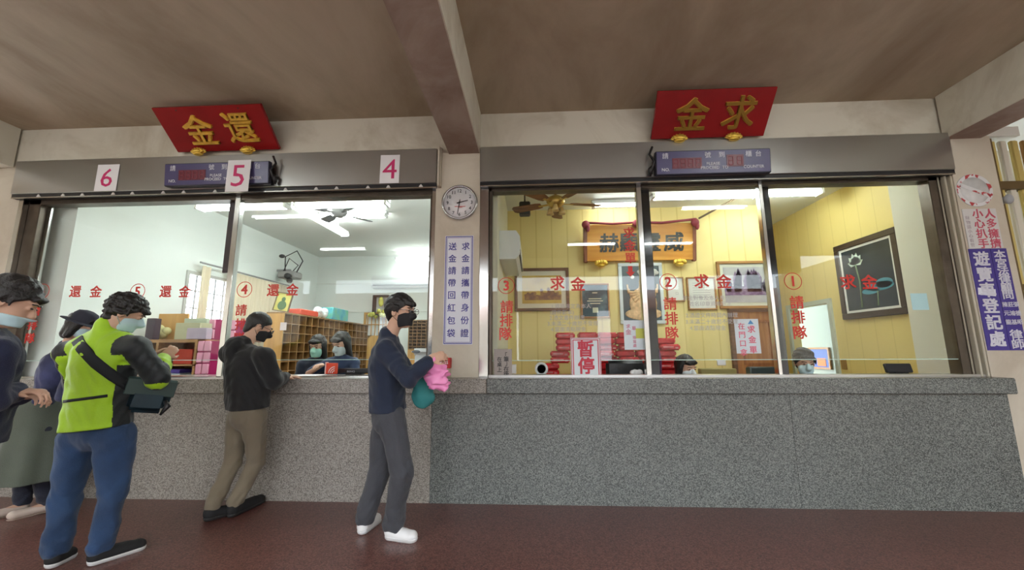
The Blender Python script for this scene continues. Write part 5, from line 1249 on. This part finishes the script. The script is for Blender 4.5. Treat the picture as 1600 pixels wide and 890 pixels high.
# 3. man in the lime jacket
lime = cloth('lime_nylon', (.36, .62, .008), .25, 60, .6, .05); blk = cloth('black_nylon', (.006, .010, .012), .2, 60, .6); jean = cloth('blue_denim', (.020, .052, .125), .4, 200, .9, .35)
def limepaint(co, J, T):
    idx = NP.zeros(len(co), int)
    ch = V3(J['pelvis']+(J['neck']-J['pelvis'])*.66); q = (co-ch)@T       # right, forward, up
    sR = V3(J['shR']); eR = V3(J['elR']); wR = V3(J['wrR'])
    def seg(p0, p1):
        d = p1-p0; t = NP.clip(((co-p0)@d)/(d@d), 0, 1); return NP.linalg.norm(co-p0-t[:, None]*d, axis=1), t, co-p0-t[:, None]*d
    for s_, e_ in (('shR', 'elR'), ('shL', 'elL')):
        d0, t0, o0 = seg(V3(J[s_]), V3(J[e_])); up_ = o0@T[:, 2]; fw = o0@T[:, 1]
        idx[(d0 < (.13 if s_ == 'shR' else .10)) & (up_ > -.04) & (NP.abs(q[:, 0]) > .11)] = 1
    d1, t1, o1 = seg(eR, wR); idx[(d1 < .08) & (t1 < .35) & (o1[:, 2] > -.01) & (t1 > 0)] = 1
    idx[(q[:, 0] > .12) & (q[:, 1] > -.02) & (q[:, 2] < -.02) & (d1 > .085)] = 1
    return idx
J = dict(head=A(196, 490, 2.80), neck=A(166, 520, 2.75), pelvis=A(150, 668, 2.74), hem=A(150, 668, 2.74),
         shR=A(213, 545, 2.72), shL=A(112, 548, 2.80), elR=A(247, 590, 2.80), elL=A(120, 610, 2.98), wrR=A(256, 558, 3.02), wrL=A(236, 556, 3.12),
         hipR=A(178, 680, 2.72), hipL=A(124, 684, 2.76), knR=A(176, 770, 2.76), knL=A(102, 780, 2.74), anR=GR(150, 878)+Vector((0, 0, .10)), anL=GR(85, 884)+Vector((0, 0, .10)), toR=GR(225, 855), toL=GR(112, 868))
J['anR'] = GR(152, 880)+Vector((0, 0, .1)); 
_, _, T3 = person('person', 'person in a lime green and black jacket and blue jeans with a crossbody bag', J, (.34, .94, 0), (.70, .60, -.42),
       dict(hair='short', fringe=1, hair_t=.010, mess=(.005, 60), mask=maskblue, top=lime, topmats=[lime, blk], paint=limepaint, bottom=jean, shoe=(mat('black_mesh', (0, 0, 0)), mat('white_sole', (0, 0, 0))),
            W=(.235, .245), fat=1.05, pad=.04, handR=((.1, .6, .6), (.8, -.3, .3), .9, 1), handL=((.5, .6, .5), (-.6, -.3, .5), .9, -1), topname='lime_jacket', collar_h=.045, leg=(.108, .080, .066), sleeve=(.085, .072, .052), dp=.66, wr=.0042, wsc=16, hemn=(.10, 0, -1), gres=.0075))
# 4. person in skirt and cap, behind
J = dict(head=A(128, 508, 3.42), neck=A(104, 545, 3.42), pelvis=A(56, 655, 3.42), hem=A(56, 662, 3.42),
         shR=A(120, 568, 3.32), shL=A(80, 566, 3.55), elR=A(100, 618, 3.25), elL=A(110, 612, 3.6), wrR=A(128, 600, 3.5), wrL=A(140, 594, 3.65),
         hipR=A(66, 672, 3.38), hipL=A(44, 672, 3.5), knR=A(64, 735, 3.42), knL=A(38, 738, 3.45), anR=GR(66, 800)+Vector((0, 0, .09)), anL=GR(42, 806)+Vector((0, 0, .09)), toR=GR(58, 806), toL=GR(10, 815))
J['anR'] = Vector((-4.22, 3.5, .09)); J['toR'] = Vector((-4.33, 3.32, 0)); J['anL'] = Vector((-4.42, 3.48, .09)); J['toL'] = Vector((-4.50, 3.27, 0))
_, HMh, _ = person('person', 'person in a dark cap, navy top and grey-green skirt behind the lime jacket', J, (.75, .6, 0), (.85, .4, -.4),
       dict(f=True, hair='bob', mask=maskblue, top=cloth('navy_print', (.03, .035, .09), .3, 60, .8, .6), bottom=cloth('dark_leggings', (.012, .015, .03)), shoe=(mat('beige_flats', (.62, .50, .42), .5), mat('beige_sole', (.4, .3, .25), .5)), flats=1,
            skirt=(cloth('grey_green_cloth', (.095, .11, .085)), .05), W=(.17, .17), hemn=(0, 0, -1), handR=((.9, .4, .1), (0, 0, 1), .6, 1), handL=((.9, .4, .1), (0, 0, 1), .6, -1), topname='navy_top', leg=(.094, .07, .05), s=.95, hs=1.0))
prt = [o for o in bpy.data.objects if o.get('label', '').startswith('person in a dark cap')][0]
MB().lathe((0, -.012, .035), [(.12, .0), (.155, -.01), (.16, -.014), (.12, -.006), (.098, .012), (.094, .06), (.075, .092), (.03, .108), (.0, .11)], 28).build('cap', mat('dark_cap', (.02, .02, .035), .8), prt, tf=HMh)
# 5. person cropped at the left edge
J = dict(head=A(16, 472, 2.02), neck=A(-28, 512, 1.98), pelvis=A(-60, 690, 1.98), hem=A(-60, 700, 1.98),
         shR=A(-6, 552, 1.86), shL=A(-30, 545, 2.14), elR=A(-20, 628, 1.88), elL=A(-12, 628, 2.14), wrR=A(28, 612, 2.02), wrL=A(34, 618, 2.14),
         hipR=A(-50, 700, 1.93), hipL=A(-60, 700, 2.05), knR=A(-80, 830, 1.95), knL=A(-95, 830, 2.05), anR=Vector((-2.78, 1.92, .1)), anL=Vector((-2.80, 2.10, .1)), toR=Vector((-2.55, 1.95, 0)), toL=Vector((-2.58, 2.14, 0)))
J['pelvis'] = Vector((-2.98, 2.0, .93)); J['hem'] = Vector((-2.96, 2.0, .88)); J['hipR'] = Vector((-3.02, 1.92, .90)); J['hipL'] = Vector((-3.02, 2.08, .90)); J['knR'] = Vector((-3.08, 1.92, .5)); J['knL'] = Vector((-3.08, 2.09, .5))
for k_ in ('anR', 'anL', 'toR', 'toL'): J[k_].x -= .36
person('person', 'person in a dark navy jacket cut off by the left edge, looking down', J, (.97, .2, 0), (.70, .58, -.42),
       dict(hair='short', fringe=1, mask_top=-.055, hair_t=.008, mess=(.003, 60), mask=maskblue, top=cloth('deep_navy', (.008, .012, .040)), bottom=greyt, shoe=(mat('black_mesh', (0, 0, 0)), mat('dark_sole', (0, 0, 0))),
            W=(.20, .20), handR=((.9, .3, 0), (0, 0, 1), .9, 1), handL=((.9, .1, 0), (0, 0, 1), .9, -1), topname='deep_navy_jacket', sleeve=(.075, .066, .05), dp=.7))
# clerks
teeb = cloth('navy_tee', (.018, .035, .085))
def clerk(label, hx, hy, Y, fwd, face, top, mask, hair, seated, s=.96, extra=None, arms=None, base=0):
    hd = at(hx, hy, Y); f_ = Vector(fwd).normalized(); r_ = Vector((f_.y, -f_.x, 0)); J = {}
    hipz = .48 if seated else hd.z-.62*s*1.0
    neck = hd+Vector((0, 0, -.165*s))-f_*.035; pel = Vector((neck.x, neck.y, max(hipz, neck.z-.52*s)))-f_*.02
    J.update(head=hd, neck=neck, pelvis=pel, hem=pel-Vector((0, 0, .04)))
    for q, g in (('R', 1), ('L', -1)):
        J['sh'+q] = neck+r_*g*.165*s-Vector((0, 0, .07)); J['el'+q] = J['sh'+q]+r_*g*.04-Vector((0, 0, .25*s))+f_*.05; J['wr'+q] = J['el'+q]+f_*.22-r_*g*.08+Vector((0, 0, .02))
        J['hip'+q] = pel+r_*g*.085-Vector((0, 0, .03))
        if seated: J['kn'+q] = J['hip'+q]+f_*.30; J['an'+q] = Vector((J['kn'+q].x, J['kn'+q].y, .09))
        else: J['kn'+q] = Vector((J['hip'+q].x, J['hip'+q].y, pel.z*.54))+f_*.02; J['an'+q] = Vector((J['hip'+q].x, J['hip'+q].y, .09))
        J['to'+q] = Vector((J['an'+q].x, J['an'+q].y, 0))+f_*.2
    if arms: J.update(arms)
    d = dict(f=True, hair=hair, mask=mask, top=top, bottom=greyt, shoe=(mat('black_mesh', (0, 0, 0)), mat('dark_sole', (0, 0, 0))), W=(.165, .16), topname='shirt', s=s, seated=seated, res=.008, gres=.009,
             handR=(f_, (0, 0, 1), .5, 1), handL=(f_, (0, 0, 1), .5, -1), sleeve=(.062, .06, .05), sleeve_len=.85, hs=1.12, collar_h=-.01, wr=.0018, leg=(.09, .07, .055))
    d.update(extra or {}); return person('person', label, J, fwd, face, d)
a1_ = dict(elR=at(478, 583, 4.72), wrR=at(503, 571, 4.55), elL=at(520, 590, 4.8), wrL=at(516, 585, 4.6))
clerk('person with long dark hair and a green mask, left of two clerks', 496, 541, 4.92, (.35, -.94, 0), (.05, -.95, -.22), cloth('black_tee', (.015, .022, .04)), maskgreen, 'long', False, arms={})
clerk('person with a fringe and pale mask in a navy shirt, right of the two clerks', 533, 537, 4.72, (-.1, -1, 0), (-.22, -.9, -.35), teeb, maskgrey, 'mid', False, arms=dict(elR=at(482, 583, 4.62), wrR=at(503, 570, 4.45), elL=at(556, 592, 4.65), wrL=at(532, 594, 4.45)))
sh_ = [o for o in bpy.data.objects if o.get('label', '').startswith('person with a fringe')][0]
p_ = at(540, 571, 4.6)
clerk('person with shoulder-length dark hair and a white mask seated right of the red heap', 1072, 575, 4.46, (.25, -.95, 0), (.30, -.9, -.15), cloth('dark_red_knit', (.08, .03, .04)), mat('white_mask_cloth', (.70, .78, .80), .8), 'mid', True)
clerk('person with short dark hair and pale blue mask seated before the side doorway', 1257, 566, 4.46, (-.1, -1, 0), (-.25, -.93, -.2), cloth('dark_jacket', (.02, .03, .06)), maskblue, 'short', True, extra=dict(fringe=1, hair_t=.004, mess=(.003, 50)))
# stools for the seated clerks
first = None
for nm, (hx, hy) in (('red', (1072, 575)), ('door', (1257, 566))):
    h_ = at(hx, hy, 4.46); x, y = h_.x, h_.y+.07
    t = thing('stool', 'round black stool under the clerk seated ' + ('right of the red heap' if nm == 'red' else 'before the side doorway'), 'stool', (x, y, 0))
    sz = h_.z-.685*.96-.17
    MB().lathe((x, y, sz-.06), [(0, 0), (.17, 0), (.18, .03), (.17, .06), (0, .06)], 24).build('seat', bk, t); MB().tube([(x, y, .02), (x, y, sz-.05)], .03).build('column', chrome, t); MB().lathe((x, y, 0), [(0, 0), (.2, 0), (.19, .02), (0, .03)], 24).build('base', blackm, t)
# ------------------------------------------------------------------ bags
def bagmesh(name, pts, m_, wr=.008, sc_=30, cut=None):
    lo = NP.min([V3(p)-r for p, r in pts], 0)-.05; hi = NP.max([V3(p)+r for p, r in pts], 0)+.05
    f = Field(lo, hi, .006)
    for (p, r), (q, r2) in zip(pts, pts[1:]): f.rc(p, q, r, r2, .02, ((.2, 1, 0), .55))
    f.wrinkle(wr, sc_, 9); return f.mesh(name, m_)
pinkb = mat('pink_film', (.80, .25, .50), .3, spec=.6); tealb = mat('teal_cloth', (.03, .20, .20), .8)
o = place('plastic_bag', bagmesh('plastic_bag', [(A(674, 560, 3.03), .02), (A(679, 575, 3.03), .055), (A(684, 588, 3.03), .085), (A(686, 594, 3.03), .07)], pinkb, .005, 45)); tag(o, 'pink plastic bag hanging from the hand of the walking man', 'bag')
o = place('cloth_bag', bagmesh('cloth_bag', [(A(660, 588, 3.22), .03), (A(661, 602, 3.22), .08), (A(662, 618, 3.22), .09)], tealb, .003, 25)); tag(o, 'teal cloth bag hanging in front of the walking man below the pink bag', 'bag')
# crossbody bag of the man in lime
t = thing('crossbody_bag', 'dark teal crossbody bag with a wide black strap over the lime jacket', 'bag', A(232, 645, 2.72))
bagm = mat('dark_teal_nylon', (.012, .035, .05), .6, 0, .2, 6, .3, 40)
c_ = A(229, 617, 2.84); RB = Matrix.Rotation(.95, 3, 'Z') @ Matrix.Rotation(.18, 3, 'Y')
mb = MB(); mb.box(c_.x-.14, c_.x+.14, c_.y-.06, c_.y+.06, c_.z-.12, c_.z+.11, .04, RB, c_); mb.box(c_.x-.10, c_.x+.10, c_.y-.09, c_.y-.05, c_.z-.10, c_.z+.03, .02, RB, c_); mb.build('pouch', bagm, t)
mb = MB(); mb.box(c_.x-.15, c_.x+.15, c_.y-.075, c_.y+.075, c_.z+.09, c_.z+.12, .012, RB, c_); mb.box(c_.x-.14, c_.x+.14, c_.y-.08, c_.y-.07, c_.z+.0, c_.z+.11, .004, RB, c_); mb.build('flap', mat('green_grey_flap', (.03, .06, .055), .5), t)
MB().tube([A(258, 626, 2.85), A(262, 634, 2.85), A(250, 648, 2.83)], [.012, .02, .008], 8).build('strap_end', blackm, t)
# the strap follows the back from the left shoulder to the right hip
jo = [o for o in bpy.data.objects if o.name.startswith('lime_jacket')][0]
bpy.context.view_layer.update()
mw = wmat(jo); imw = mw.inverted(); rings = []
sp = [(112, 500), (117, 515), (122, 530), (130, 544), (140, 556), (152, 568), (164, 578), (177, 588), (190, 596), (203, 604), (216, 611)]
camp = Vector((0, 0, HC)); hits = []
for (x, y) in sp:
    row = []
    for dx, dy in ((-8, 5.5), (-3, 2), (3, -2), (8, -5.5)):
        d = (A(x+dx, y+dy, 2.7)-camp).normalized(); ok, loc, nn, _i = jo.ray_cast(imw @ camp, imw.to_3x3() @ d)
        row.append((mw @ loc, (mw.to_3x3() @ nn)) if ok else None)
    if all(r is not None for r in row): hits.append(row)
print('STRAP hits', len(hits))
if len(hits) > 2:
    rg = [[r[0]+r[1].normalized()*.010 for r in row]+[r[0]-r[1].normalized()*.004 for r in row[::-1]] for row in hits]
    MB().loft(rg).build('strap', mat('black_webbing', (.010, .013, .016), .8), t)

lt = []
for k in range(12):
    x, y = 84+84*k/11, 629-11*k/11; row = []
    for dy in (-2.2, 2.2):
        d = (A(x, y+dy, 2.7)-camp).normalized(); ok, loc, nn, _i = jo.ray_cast(imw @ camp, imw.to_3x3() @ d)
        row.append((mw @ loc, (mw.to_3x3() @ nn)) if ok else None)
    if all(r is not None for r in row): lt.append(row)
if len(lt) > 2:
    MB().loft([[r[0]+r[1].normalized()*.004 for r in row]+[r[0]-r[1].normalized()*.004 for r in row[::-1]] for row in lt]).build('pocket_zip', mat('black_webbing', (0, 0, 0)), jo)
